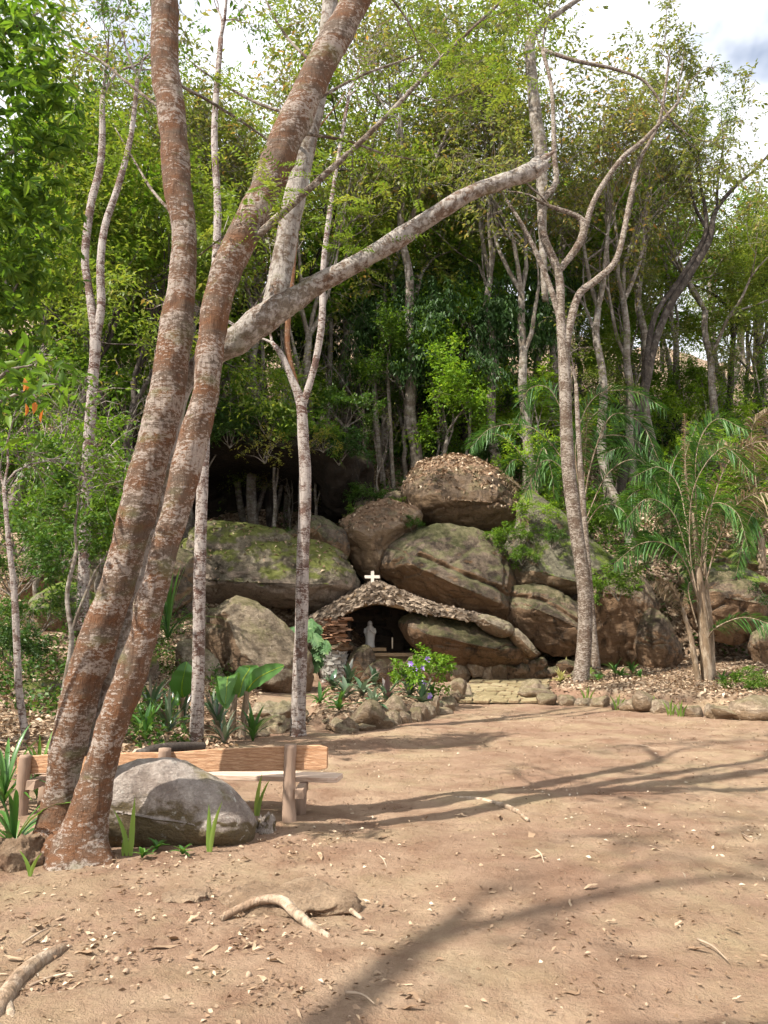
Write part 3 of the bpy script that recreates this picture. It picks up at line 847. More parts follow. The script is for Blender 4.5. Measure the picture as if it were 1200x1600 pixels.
# ------------------------------------------------------------------ grotto
GY = 23.6
gbase = at(585, 1060, GY)
grot = thing('grotto', 'stone grotto with curved slab roof under the huge boulder', 'grotto', (gbase.x, GY, hz(gbase.x, GY)))
edge = catmull([(472, 974), (500, 958), (530, 941), (560, 926), (585, 914), (612, 922), (650, 938), (690, 951), (740, 963), (790, 975)], 80)
under = catmull([(478, 984), (508, 976), (535, 962), (560, 950), (590, 944), (620, 950), (655, 958), (690, 964), (740, 972), (790, 982)], 80)
V, Fc = [], []
NB = 9
for (E, dz) in ((edge, 0), (under, 0)):
    for j in range(NB):
        t = j / (NB - 1)
        for (x, y) in E:
            p = at(x, y, GY)
            V.append((p.x, GY + 3.0 * t, p.z + (.18 * math.sin(t * 2.2) if E is edge else .10 * t)))
n = 80
for j in range(NB - 1):
    for i in range(n - 1):
        a = j * n + i
        Fc.append([a, a + 1, a + n + 1, a + n])
        b = NB * n + a
        Fc.append([b, b + n, b + n + 1, b + 1])
for i in range(n - 1):
    Fc.append([i, NB * n + i, NB * n + i + 1, i + 1])
mk('roof', V, Fc, M['render'], grot)
mb = MB()
for k in range(900):
    s = random.random(); i = min(int(s * 79), 78)
    top = random.random() < .55
    e, u2 = edge[i], under[i]
    tx = edge[min(i + 1, 79)] - edge[max(i - 1, 0)]
    ang = -math.atan2(tx[1], tx[0])
    if top:
        t = random.random() ** 1.5
        p = at(e[0], e[1], GY); c = (p.x, GY + 2.6 * t, p.z + .18 * math.sin(t * 2.2) + .02)
    else:
        f = random.uniform(0, .95)
        p = at(e[0] * (1 - f) + u2[0] * f, e[1] * (1 - f) + u2[1] * f, GY); c = (p.x, GY - .02, p.z)
    an_ = ang + random.gauss(0, .3)
    ca, sa = math.cos(an_), math.sin(an_)
    R = np.array([[ca, 0, -sa], [0, 1, 0], [sa, 0, ca]])
    mb.box(c, random.uniform(.09, .2), random.uniform(.1, .2), random.uniform(.05, .10), R, jit=.16)
tag(mb.build('roof_stones', M['slab_stones'], grot, smooth=False), kind='stuff')
# back wall of the niche and floor ledge
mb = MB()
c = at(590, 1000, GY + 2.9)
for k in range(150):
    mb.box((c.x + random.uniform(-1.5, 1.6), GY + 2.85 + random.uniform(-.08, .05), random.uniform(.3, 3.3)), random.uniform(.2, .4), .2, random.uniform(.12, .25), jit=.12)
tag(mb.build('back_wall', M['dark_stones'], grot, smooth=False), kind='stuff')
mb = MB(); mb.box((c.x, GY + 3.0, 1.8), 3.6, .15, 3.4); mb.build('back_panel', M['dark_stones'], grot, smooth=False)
# left wall of thin layered stone
mb = MB()
for r in range(16):
    y = 966 + r * 2.6
    x = 492 + r * .3
    while x < 540 - max(0, (r - 8)) * .3:
        w = random.uniform(7, 17)
        p = at(x + w / 2, y, GY + .25); k = mpp(y, GY)
        mb.box((p.x, GY + .28 + random.uniform(-.04, .04), p.z), w * k, .7, 2.4 * k, jit=.08)
        x += w
tag(mb.build('layered_wall', M['red_stones'], grot, smooth=False), kind='stuff')
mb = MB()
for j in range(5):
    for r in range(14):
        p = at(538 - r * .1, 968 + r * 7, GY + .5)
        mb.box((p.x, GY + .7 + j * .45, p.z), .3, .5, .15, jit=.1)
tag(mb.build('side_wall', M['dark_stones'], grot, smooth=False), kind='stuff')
mb = MB()
for r in range(10):
    z = at(522, 1062 - r * 5.2, GY + .1).z
    for k in range(13):
        a = 2 * math.pi * (k + .5 * (r % 2)) / 13
        q = at(522, 1030, GY + .35)
        ca, sa = math.cos(a), math.sin(a)
        mb.box((q.x + .32 * ca, GY + .35 + .32 * sa, z), .14, .17, .10, np.array([[ca, -sa, 0], [sa, ca, 0], [0, 0, 1]]), jit=.16)
q = at(522, 1040, GY + .35)
mb.tube([(q.x, GY + .35, at(522, 1066, GY).z), (q.x, GY + .35, at(522, 1008, GY).z)], .3, 12)
tag(mb.build('pillar', M['grey_stones'], grot, smooth=False), kind='stuff')
p = at(524, 1006, GY + .3)
stone((p.x, p.y, p.z), .95, .9, .33, grot, M['rock_tan'], .1, 'capstone')
# ledge carrying the statue
mb = MB(); p = at(590, 1020, GY + 1.3)
mb.box((p.x + .2, p.y + .3, p.z - .05), 1.9, 1.5, .1); mb.box((p.x + .25, p.y + .4, p.z - .55), 1.7, 1.2, .9)
mb.build('ledge', M['render'], grot, smooth=False)
p = at(588, 1013, GY + 1.25)
mb = MB(); mb.box((p.x + .05, p.y, p.z - .03), .55, .4, .1, jit=.03); mb.build('plinth', M['render'], grot, smooth=False)
ledz = p.z + .02
boulder('rock', 'pointed brown rock at the foot of the statue', [(536, 1060), (540, 1040), (556, 1018), (572, 1012), (584, 1024), (590, 1050), (586, 1066), (550, 1068)], [(562, 1035), (572, 1050)], GY + .3, .4, .5, M['rock_tan'], .04, 1.6, seed=31, cat='rock', N=80, K=16)
boulder('rock', 'small tan rock in front of the grotto ledge', [(566, 1062), (578, 1042), (592, 1033), (602, 1040), (603, 1064), (585, 1068)], [(588, 1048), (592, 1055)], GY - .1, .3, .35, M['rock_tan'], .04, 1.7, seed=32, cat='rock', N=80, K=16)
# low retaining wall under the leaning boulder
p0 = at(745, 1062, 24.2)
rw = thing('retaining_wall', 'low rubble wall under the leaning grotto boulder', 'stone wall', (p0.x, p0.y, hz(p0.x, p0.y)))
for (x, y, w, h) in ((640, 1058, 30, 18), (668, 1052, 34, 28), (698, 1050, 32, 30), (722, 1052, 30, 34), (740, 1044, 26, 30), (760, 1050, 28, 34), (778, 1048, 22, 30), (795, 1046, 26, 26), (812, 1050, 24, 26), (835, 1048, 30, 24),
                     (850, 1052, 26, 24), (868, 1050, 26, 20), (655, 1036, 34, 20), (690, 1034, 26, 18), (715, 1034, 24, 16), (765, 1032, 22, 14), (790, 1034, 20, 14), (815, 1034, 22, 16), (840, 1036, 22, 16), (625, 1044, 30, 22), (885, 1046, 30, 22), (610, 1060, 26, 16)):
    q = at(x, y, 24.2); k = mpp(y, 24.2)
    stone(q, w * k * 1.1, .5, h * k * 1.1, rw, M['stone'] if 690 < x < 790 else M['rock_tan'], random.uniform(-.3, .3))

# cross
cb = at(582, 917, GY + .5); k = mpp(905, GY + .5)
cr_ = thing('cross', 'white concrete cross on the peak of the grotto roof', 'cross', cb)
mb = MB(); mb.box((cb.x, cb.y, cb.z + 12 * k - .05), 5 * k, .09, 25 * k + .1, jit=.02); mb.build('upright', M['cross'], cr_, smooth=False)
mb = MB(); mb.box((cb.x, cb.y - .002, cb.z + 15.5 * k), 23 * k, .085, 4.6 * k, jit=.02); mb.build('crossbar', M['cross'], cr_, smooth=False)

# statue: veiled praying figure
sb = Vector((at(578, 1012, GY + 1.35).x, GY + 1.35, ledz))
st = thing('statue', 'white veiled praying statue inside the grotto niche', 'statue', sb)
H = 42 * mpp(990, GY + 1.1)
V, Fc = [], []
prof = [(0, .17, .15), (.03, .19, .17), (.1, .17, .15), (.25, .165, .14), (.4, .185, .15), (.5, .20, .16), (.58, .205, .16), (.66, .19, .145), (.74, .155, .12), (.79, .105, .095), (.82, .088, .09), (.86, .09, .1), (.91, .088, .1), (.95, .075, .085), (.985, .045, .05), (1.0, .01, .01)]
SG = 40
for (t, a, b) in prof:
    for k in range(SG):
        an = 2 * math.pi * k / SG
        fold = 1 + (.06 * math.sin(an * 9 + t * 3) * (1 - t) if t < .7 else 0)
        V.append((sb.x + a * H * math.cos(an) * fold, sb.y + b * H * math.sin(an) * fold, sb.z + t * H))
for i in range(len(prof) - 1):
    for k in range(SG):
        Fc.append([i * SG + k, i * SG + (k + 1) % SG, (i + 1) * SG + (k + 1) % SG, (i + 1) * SG + k])
mk('robe', V, Fc, M['statue'], st)
mb = MB()
for sd in (-1, 1):
    mb.tube(catmull([(sb.x + sd * .17 * H, sb.y - .02, sb.z + .70 * H), (sb.x + sd * .19 * H, sb.y - .10 * H, sb.z + .55 * H), (sb.x + sd * .06 * H, sb.y - .2 * H, sb.z + .60 * H), (sb.x + sd * .012 * H, sb.y - .215 * H, sb.z + .70 * H)], 14), np.linspace(.05, .018, 14) * H, 8)
mb.build('arms', M['statue'], st)
mb = MB()
V = []
for i in range(9):
    for j in range(12):
        th = math.pi * i / 8; ph = 2 * math.pi * j / 12
        V.append((sb.x + .055 * H * math.sin(th) * math.cos(ph), sb.y - .06 * H + .06 * H * math.sin(th) * math.sin(ph), sb.z + .885 * H + .07 * H * math.cos(th)))
mb.add(V, [[i * 12 + j, i * 12 + (j + 1) % 12, (i + 1) * 12 + (j + 1) % 12, (i + 1) * 12 + j] for i in range(8) for j in range(12)])
mb.tube([(sb.x, sb.y - .118 * H, sb.z + .895 * H), (sb.x, sb.y - .13 * H, sb.z + .875 * H)], [.005 * H, .011 * H], 6)
mb.build('face', M['statue'], st)
p = at(613, 1018, GY + 1.0)
cd = thing('candle', 'thin candle standing beside the statue', 'candle', (p.x, p.y, ledz - .03))
mb = MB(); mb.tube([(p.x, p.y, ledz - .03), (p.x, p.y, ledz + .32)], .022, 8); mb.build('wax', M['candle'], cd)

# ------------------------------------------------------------------ trees
def px_tube(mb, pts, seg=14, n=None, rough=.05, freq=2.5, fine_=0.0, rs=1.0):
    """pts: (px, py, Y, radius px)"""
    Q = []
    for (x, y, Y, r) in pts:
        p = at(x, y, Y); Q.append((p.x, p.y, p.z, r * (rs if y < 1260 else 1) * mpp(y, Y)))
    n = n or len(pts) * 6
    C = catmull(Q, n)
    mb.tube(C[:, :3], np.maximum(C[:, 3], .003), seg, rough, freq, fine_=fine_)
    return C

def grow(mb, tips, p, d, L, r, lvl, maxl, spread=.7, nb=3, seg=5, droop=0.0, up=.15):
    p = np.asarray(p, float); d = np.asarray(d, float); d /= np.linalg.norm(d)
    P, R = [p.copy()], [r]
    st = 4
    for i in range(st):
        d = d + RNG.normal(0, .16, 3) + np.array([0, 0, up if lvl < 2 else up * .3 - droop]); d /= np.linalg.norm(d)
        p = p + d * L / st
        P.append(p.copy()); R.append(r * (1 - .55 * (i + 1) / st))
    mb.tube(P, R, seg if lvl < 2 else 4, cap=False)
    if lvl >= maxl:
        tips.append((P[-1], d)); tips.append((P[2], d))
        return
    for k in range(nb):
        i = st if k == 0 else random.choice((2, 3, 3, 4))
        nd = d + RNG.normal(0, spread, 3)
        grow(mb, tips, P[i], nd, L * random.uniform(.55, .78), R[i] * .72, lvl + 1, maxl, spread, nb, seg, droop, up)
    if lvl >= 2: tips.append((P[-1], d))

def crown_from(tips, n, rc, L, Wd, droop=0.0, flat=1.0, six=False, spread=1.0, twig=None):
    """leaves set alternately along fine twigs that spray out of every branch tip"""
    C, A, Rn, Tw = [], [], [], []
    for (t, d) in tips:
        m = max(1, int(n * random.uniform(.5, 1.5)))
        per = min(m, 7)
        d = np.asarray(d, float); d = d / (np.linalg.norm(d) + 1e-9)
        tone = random.random() * .25
        for _ in range(max(1, round(m / per))):
            ax = d * .6 * spread + RNG.normal(0, .75, 3) * (1, 1, flat) + np.array([0, 0, -droop * .25]); ax /= np.linalg.norm(ax) + 1e-9
            ln = rc * random.uniform(.6, 1.25)
            f = (np.arange(per) + RNG.random(per)) / per
            P = np.asarray(t) + RNG.normal(0, rc * .12, 3) + ax * (ln * f)[:, None] + np.array([0, 0, -1.0]) * (.22 * ln * f * f)[:, None]
            sd = np.cross(ax, RNG.normal(0, .4, 3) + (0, 0, 1.0)); sd /= np.linalg.norm(sd) + 1e-9
            sg = np.where(np.arange(per) % 2 == 0, 1.0, -1.0)[:, None]
            C.append(P); A.append(sd * sg * .8 + ax * .55 + RNG.normal(0, .3, (per, 3)) + np.array([0, 0, -droop]))
            Rn.append(np.clip(RNG.random(per) * .75 + tone, 0, 1))
            if twig is not None: twig.tube([np.asarray(t), np.asarray(t) + ax * ln * .55 + np.array([0, 0, -.06 * ln]), P[-1]], [.008, .006, .003], 3, cap=False)
    C, A, Rn = np.vstack(C), np.vstack(A), np.concatenate(Rn)
    k = len(C)
    l = L * RNG.uniform(.55, 1.3, k)
    V, Fc, per = leaves(C, A, l, l * Wd, six)
    return V, Fc, np.repeat(Rn, per)

def template(kind, seed):
    global RNG
    RNG = np.random.default_rng(seed); random.seed(seed)
    prm = dict(dense=dict(H=9, th=.42, L0=2.6, nb=3, maxl=3, n=85, rc=1.0, L=.23, W=.48, mat='leaf_bright', bark='bark_grey', r=.13, sp=.75, up=.12, droop=.1),
               mid=dict(H=9, th=.5, L0=2.3, nb=3, maxl=3, n=80, rc=.95, L=.20, W=.45, mat='leaf_mid', bark='bark_grey', r=.12, sp=.7, up=.14, droop=.2),
               dark=dict(H=8, th=.3, L0=2.4, nb=3, maxl=3, n=110, rc=.95, L=.22, W=.3, mat='leaf_dark', bark='bark_grey', r=.11, sp=.7, up=.1, droop=1.4),
               sparse=dict(H=15, th=.5, L0=3.3, nb=3, maxl=4, n=15, rc=1.0, L=.18, W=.45, mat='leaf_olive', bark='bark_grey', r=.15, sp=.6, up=.2, droop=.4),
               feather=dict(H=10, th=.5, L0=2.8, nb=3, maxl=3, n=130, rc=.95, L=.14, W=.36, mat='leaf_feather', bark='bark_dark', r=.11, sp=.75, up=.12, droop=.2, flat=.35),
               bare=dict(H=9, th=.45, L0=2.4, nb=3, maxl=3, n=2, rc=.5, L=.16, W=.4, mat='leaf_olive', bark='bark_grey', r=.075, sp=.55, up=.22, droop=.3),
               lime=dict(H=5, th=.3, L0=1.7, nb=3, maxl=3, n=42, rc=.55, L=.15, W=.5, mat='leaf_lime', bark='bark_grey', r=.06, sp=.8, up=.08, droop=.1, flat=.45))[kind]
    mb = MB(); tips = []
    H = prm['H']; th = prm['th'] * H
    lean = RNG.normal(0, .05, 2)
    P = [np.array([0, 0, -.5])]
    for i in range(1, 8):
        P.append(np.array([lean[0] * th * i / 7 + RNG.normal(0, .05), lean[1] * th * i / 7 + RNG.normal(0, .05), th * i / 7]))
    mb.tube(catmull(P, 18), np.linspace(prm['r'] * 1.25, prm['r'] * .75, 18), 9, .08, 2.0)
    d0 = np.array([lean[0], lean[1], 1.0])
    for k in range(4):
        a = k * 1.57 + RNG.uniform(-.5, .5)
        d = np.array([math.cos(a) * prm['sp'], math.sin(a) * prm['sp'], 1.0]) if k else d0
        q = P[-1] if k < 3 else P[5]
        grow(mb, tips, q, d, prm['L0'] * (1.15 if k == 0 else 1), prm['r'] * .6, 1, prm['maxl'], prm['sp'], prm['nb'], 5, 0, prm['up'])
    t = thing('forest_tree', 'template', 'tree')
    V, Fc, lr = crown_from(tips, prm['n'], prm['rc'], prm['L'], prm['W'], prm['droop'], prm.get('flat', .8), twig=mb if kind in ('sparse', 'bare') else None)
    mb.build('trunk', M[prm['bark']], t, local=True)
    mk('crown', V, Fc, M[prm['mat']], t, smooth=False, lr=lr, local=True)
    t['_h'] = float(max(v[0][2] for v in tips))
    return t

TPL = {k: [template(k, s) for s in ss] for k, ss in dict(dense=(101, 102, 103), mid=(111, 112, 113), dark=(121, 122), sparse=(131, 132, 133), feather=(141, 142), bare=(151, 152, 153), lime=(161, 162)).items()}
RNG = np.random.default_rng(5); random.seed(5)

# the big leaning tree beside the bench
bb = gnd(120, 1350)
big = thing('leaning_tree', 'big leaning tree with three lichen patched red stems and a broken limb', 'tree', bb)
mb = MB()
px_tube(mb, [(126, 1395, 5.95, 92), (125, 1356, 5.95, 60), (130, 1305, 5.97, 38), (148, 1230, 6.0, 30), (170, 1150, 6.0, 27), (195, 1080, 6.0, 28), (215, 1020, 6.0, 25), (228, 980, 6.02, 24), (234, 940, 6.02, 26), (247, 900, 6.0, 24), (262, 840, 6.0, 24), (280, 780, 6.0, 25), (299, 700, 6.0, 26), (320, 620, 6.0, 24), (329, 540, 6.0, 24),
             (345, 450, 6.0, 26), (375, 380, 6.0, 27), (412, 300, 6.05, 27), (455, 200, 6.1, 28), (500, 105, 6.15, 26), (557, 0, 6.2, 24), (610, -90, 6.3, 21), (650, -190, 6.4, 17)], 44, 400, .12, 3.2, .045, .88)
px_tube(mb, [(90, 1330, 6.3, 42), (92, 1290, 6.3, 34), (98, 1230, 6.3, 28), (108, 1160, 6.3, 31), (127, 1080, 6.3, 32), (153, 1000, 6.3, 33), (187, 900, 6.3, 30), (217, 790, 6.3, 32), (240, 700, 6.3, 31), (263, 600, 6.3, 31), (277, 500, 6.3, 28), (287, 410, 6.3, 22), (286, 350, 6.3, 22), (277, 290, 6.3, 24), (270, 200, 6.3, 25), (258, 100, 6.3, 24), (257, 0, 6.3, 24), (248, -110, 6.3, 21), (236, -220, 6.4, 16)], 44, 400, .11, 3.2, .045, .88)
mb.build('trunk', M['bark_big'], big)
mb = MB()
px_tube(mb, [(140, 1180, 6.5, 22), (200, 960, 6.6, 20), (240, 800, 6.6, 18), (262, 700, 6.6, 17), (285, 610, 6.6, 15), (318, 565, 6.5, 18), (365, 535, 6.45, 24), (410, 500, 6.4, 25), (445, 478, 6.4, 23), (490, 448, 6.4, 17), (560, 410, 6.3, 16), (620, 375, 6.3, 15.5), (680, 335, 6.25, 14.5), (740, 300, 6.2, 13.5), (790, 283, 6.2, 13.5), (825, 270, 6.2, 16), (842, 260, 6.2, 13), (850, 255, 6.2, 9), (854, 252, 6.2, 5)], 28, 300, .13, 4.0, .035, .9)
for sp_ in ([(835, 258, 6.18, 7), (852, 247, 6.18, 5), (870, 234, 6.16, 1)], [(838, 270, 6.2, 7), (852, 262, 6.2, 4), (864, 254, 6.2, 1)], [(832, 255, 6.25, 6), (845, 245, 6.25, 4), (856, 240, 6.25, 1)], [(838, 264, 6.12, 6), (850, 257, 6.1, 4), (860, 246, 6.1, 1)]):
    px_tube(mb, sp_, 8, 14, .3, 9.0)
px_tube(mb, [(415, 505, 6.45, 15), (432, 460, 6.45, 18), (442, 410, 6.5, 17), (453, 345, 6.5, 17), (466, 285, 6.5, 17), (480, 220, 6.55, 15), (497, 150, 6.6, 14), (508, 80, 6.6, 13), (516, 0, 6.6, 12), (528, -110, 6.7, 10)], 20, 140, .10, 3.5, .03)
mb.build('limb', M['bark_limb'], big)
# roots flaring from the base
mb = MB()
for pts in ([(140, 1310, 5.95, 24), (156, 1345, 5.9, 20), (176, 1366, 5.85, 12), (205, 1378, 5.8, 4)], [(128, 1330, 5.9, 26), (110, 1362, 5.85, 20), (80, 1385, 5.8, 12), (50, 1400, 5.75, 5)], [(95, 1320, 6.1, 26), (75, 1335, 6.0, 20), (62, 1352, 5.95, 12), (50, 1365, 5.9, 5)]):
    px_tube(mb, pts, 12, 24, .12, 5)
mb.build('root_flare', M['bark_big'], big)
mb = MB(); tips = []
CT = px_tube(mb, [(385, 385, 6.0, 6), (420, 352, 5.95, 6), (500, 280, 5.9, 5), (560, 225, 5.9, 4.2), (620, 165, 5.9, 3.6), (690, 90, 6.0, 3), (770, 15, 6.1, 2.2), (850, -60, 6.2, 1.5)], 8, 60, .05)
for k in range(18, 60, 6):
    p = CT[k, :3]
    tips.append((p, np.array([.5, 0, -.2])))
    grow(mb, tips, p, np.array([RNG.normal(0, .7), RNG.normal(0.3, .5), RNG.normal(-.1, .5)]), .55, .006, 2, 3, .6, 2, 4, .05, .0)
for (x, y, Y, r, dd) in ((650, -190, 6.4, .085, (.7, .3, 1)), (236, -220, 6.4, .08, (-.5, .2, 1)), (528, -110, 6.7, .05, (.2, .6, 1)), (640, -170, 6.4, .05, (.2, 1.0, .5)), (240, -200, 6.4, .05, (.5, .8, .6))):
    grow(mb, tips, np.array(at(x, y, Y)), np.array(dd), 1.7, r * .9, 1, 3, .7, 3, 6, 0, .05)
def path_twig(pts, ntip=3, r=(3, 1)):
    C = px_tube(mb, [(x, y, Y, r[0] + (r[1] - r[0]) * i / (len(pts) - 1)) for i, (x, y, Y) in enumerate(pts)], 6, 30, .03)
    for k in range(12, 30, max(1, 18 // ntip)):
        tips.append((C[k, :3], C[29, :3] - C[25, :3]))
path_twig([(475, 185, 6.2), (400, 160, 6.4), (330, 120, 6.6), (290, 90, 6.8)])
path_twig([(255, 120, 6.3), (330, 160, 6.6), (420, 220, 6.8), (470, 270, 7.0)])
path_twig([(455, 205, 6.2), (540, 220, 6.5), (600, 240, 6.6), (650, 250, 6.8)])
path_twig([(470, 170, 6.2), (560, 120, 6.6), (640, 90, 6.8), (700, 60, 7.0)])
path_twig([(285, 350, 6.4), (240, 300, 6.7), (215, 260, 6.9), (180, 200, 7.2)])
path_twig([(265, 180, 6.3), (200, 130, 6.5), (150, 90, 6.7), (100, 70, 6.9)])
path_twig([(500, 110, 6.3), (450, 60, 6.5), (420, 10, 6.6), (400, -40, 6.8)])
path_twig([(335, 400, 6.2), (390, 350, 6.5), (350, 370, 6.5), (310, 400, 6.6)], 2)
mb.build('branches', M['bark_mot'], big)
# fine pinnate leaves
C, A = [], []
for (t, d) in tips:
    for s in range(random.choice((3, 4, 5))):
        ax = np.array([RNG.normal(0, 1), RNG.normal(0, 1), RNG.normal(-.25, .5)]); ax /= np.linalg.norm(ax)
        o = np.asarray(t) + RNG.normal(0, .12, 3)
        sd = np.cross(ax, [0, 0, 1.0]); sd /= np.linalg.norm(sd) + 1e-6
        ln = random.uniform(.16, .34)
        for q in range(10):
            f = q / 9
            b = o + ax * ln * f + np.array([0, 0, -.12 * f * f * ln])
            for sg in (-1, 1):
                C.append(b); A.append(sd * sg + ax * .45 + np.array([0, 0, -.15]) + RNG.normal(0, .12, 3))
C, A = np.array(C), np.array(A)
V, Fc, per = leaves(C, A, RNG.uniform(.035, .065, len(C)), .016)
mk('crown', V, Fc, M['leaf_feather'], big, smooth=False, lr=np.repeat(np.repeat(RNG.random(len(C) // 20 + 1), 20)[:len(C)], per))

def sapling(name, label, stems, mat, cat='tree', leafn=0, leafmat='leaf_olive', group=None, rough=.06, seg=14, L=.14, tipn=2, freq=3.0, extra=(), ground_it=False):
    x, y, Y, r = stems[0][0]
    if ground_it:
        dY = gnd(x, y - 3).y + .15 - Y
        stems = [[(a, b_, c_ + dY, d_) for a, b_, c_, d_ in s_] for s_ in stems]
        Y += dY
    b = at(x, y, Y)
    t = thing(name, label, cat, b, group)
    mb = MB(); tips = []; ends = []
    for s in stems:
        C = px_tube(mb, s, seg, None, rough, freq)
        ends.append((C[-1, :3], C[-1, :3] - C[-4, :3], C[-1, 3]))
    if not leafn: mb.build('trunk', mat, t)
    if leafn:
        for (e, d, r) in ends:
            for k in range(tipn):
                grow(mb, tips, e, d / np.linalg.norm(d) + RNG.normal(0, .35, 3), 1.4, max(r * .75, .012), 1, 3, .6, 3, 5, 0, .12)
        for (ex, ey, eY) in extra:
            q = np.array(at(ex, ey, eY))
            tips += [(q + RNG.normal(0, .3, 3), RNG.normal(0, 1, 3)) for _ in range(4)]
        V, Fc, lr = crown_from(tips, leafn, .55, L, .42, .4, twig=mb)
        mb.build('trunk', mat, t)
        mk('crown', V, Fc, M[leafmat], t, smooth=False, lr=lr)
    return t
sapling('slender_tree', 'straight white barked slender tree behind the boulder and bench', [[(306, 1185, 11.9, 13), (307, 1150, 11.9, 11), (310, 1050, 11.9, 10), (312, 900, 11.9, 9.5), (316, 760, 12, 9), (322, 640, 12.1, 8.5), (332, 500, 12.3, 7.5), (340, 340, 12.5, 6), (335, 200, 12.8, 5), (345, 60, 13, 4)]], M['bark_white'], leafn=12, leafmat='leaf_mid')
sapling('slender_tree', 'white and red banded slender tree forking in front of the cave', [[(466, 1175, 13.2, 20), (466, 1145, 13.2, 13), (467, 1080, 13.2, 11.5), (471, 980, 13.2, 10.5), (473, 880, 13.2, 10), (477, 760, 13.2, 9.5), (474, 690, 13.2, 9), (470, 630, 13.2, 8), (455, 590, 13.2, 5.5), (440, 555, 13.2, 4.5), (425, 535, 13.3, 3)],
    [(470, 640, 13.2, 7), (482, 605, 13.2, 5.5), (494, 560, 13.2, 5.5), (503, 500, 13.2, 5.5), (505, 420, 13.3, 4.5), (514, 340, 13.4, 4), (526, 260, 13.6, 3), (545, 150, 13.8, 2.5)]], M['bark_white'], leafn=7, leafmat='leaf_olive')
sapling('slender_tree', 'thin orange barked stem rising from the forked slender tree', [[(468, 618, 13.25, 4), (452, 560, 13.25, 4.5), (449, 520, 13.25, 4.5), (456, 440, 13.3, 4), (464, 360, 13.4, 3.5), (478, 290, 13.5, 3), (486, 220, 13.6, 2)]], M['bark_orange'], leafn=6)
sapling('slender_tree', 'mottled slender tree in the right leaf bed with dry forked crown', [[(908, 1092, 21.8, 19), (908, 1060, 21.8, 13), (914, 990, 21.8, 11.5), (913, 920, 21.8, 11), (905, 860, 21.8, 11), (895, 790, 21.8, 11), (887, 720, 21.8, 10.5), (884, 640, 21.8, 9.5), (881, 560, 21.8, 9), (876, 500, 21.8, 7), (873, 430, 21.8, 6.5), (850, 370, 21.8, 6), (846, 320, 21.8, 5), (868, 285, 21.8, 4.5), (866, 240, 21.8, 4), (862, 140, 21.9, 3), (848, 80, 22, 3)],
    [(881, 560, 21.8, 7), (890, 510, 21.8, 6.5), (905, 460, 21.8, 6), (935, 435, 21.8, 5.5), (965, 400, 21.8, 4.5), (985, 310, 21.9, 4), (1000, 250, 22, 3), (1030, 190, 22, 2.5), (1045, 100, 22, 2)],
    [(873, 425, 21.8, 5), (905, 380, 21.8, 6), (912, 350, 21.8, 5.5), (895, 335, 21.8, 4), (858, 322, 21.7, 3)], [(910, 370, 21.8, 5), (930, 310, 21.8, 4.5), (970, 250, 21.8, 4), (1010, 215, 21.8, 3.5), (1060, 160, 21.8, 2)],
    [(878, 510, 21.8, 5), (860, 450, 21.8, 4.5), (840, 400, 21.8, 4), (815, 350, 21.8, 3), (790, 310, 21.8, 2)], [(848, 78, 22, 3), (900, 95, 21.6, 3), (960, 108, 21.4, 2.5), (1010, 130, 21.3, 2), (1050, 190, 21.3, 1.5)]],
    M['bark_mot'], leafn=15, leafmat='leaf_olive', seg=12, L=.17)
sapling('slender_tree', 'pale crooked trunk ending high above the broken limb', [[(852, 470, 27, 5), (848, 380, 27, 6), (845, 240, 27, 10), (838, 190, 27, 10), (832, 130, 27, 9), (828, 70, 27, 8), (845, 40, 27, 5), (880, 15, 27, 4), (940, -25, 27, 3)]], M['bark_grey'], leafn=6, leafmat='leaf_olive')
sapling('slender_tree', 'thin bare trunk close behind the mottled tree in the leaf bed', [[(932, 1045, 22.6, 7), (928, 1000, 22.6, 6), (920, 900, 22.6, 5), (912, 800, 22.8, 4.5), (905, 700, 23, 4), (900, 600, 23.2, 3)]], M['bark_mot'], leafn=3)
sapling('slender_tree', 'pale double stemmed tree at the far left behind the leaning trunks', [[(126, 985, 16.5, 11), (130, 930, 16.5, 9), (133, 820, 16.5, 8.5), (138, 700, 16.5, 8.5), (145, 600, 16.5, 8), (149, 530, 16.5, 8), (140, 460, 16.6, 6), (133, 400, 16.7, 6), (142, 320, 16.8, 6), (158, 250, 17, 5.5), (160, 150, 17, 4)],
    [(149, 530, 16.5, 7), (158, 480, 16.5, 6.5), (157, 410, 16.5, 6), (165, 350, 16.6, 5.5), (185, 290, 16.7, 5), (205, 210, 16.8, 4), (215, 120, 17, 3)]], M['bark_white'], leafn=14, leafmat='leaf_mid')
sapling('sapling', 'thin white sapling at the left edge in front of the litter bank', [[(46, 1190, 10.6, 7), (40, 1150, 10.6, 6), (30, 1080, 10.6, 5.5), (26, 1000, 10.6, 5.5), (22, 920, 10.6, 5), (14, 850, 10.6, 4), (6, 760, 10.7, 3)]], M['bark_white'], leafn=22, leafmat='leaf_mid', L=.12, tipn=3)
sapling('sapling', 'grey sapling just right of the white one on the litter bank', [[(95, 1140, 12.3, 5), (100, 1080, 12.3, 4.5), (112, 1000, 12.3, 4), (105, 930, 12.3, 3.5), (120, 860, 12.3, 3)], [(108, 1000, 12.3, 3), (125, 950, 12.3, 2.5), (150, 890, 12.4, 2)]], M['bark_grey'], leafn=5, leafmat='leaf_mid', L=.12, tipn=1)
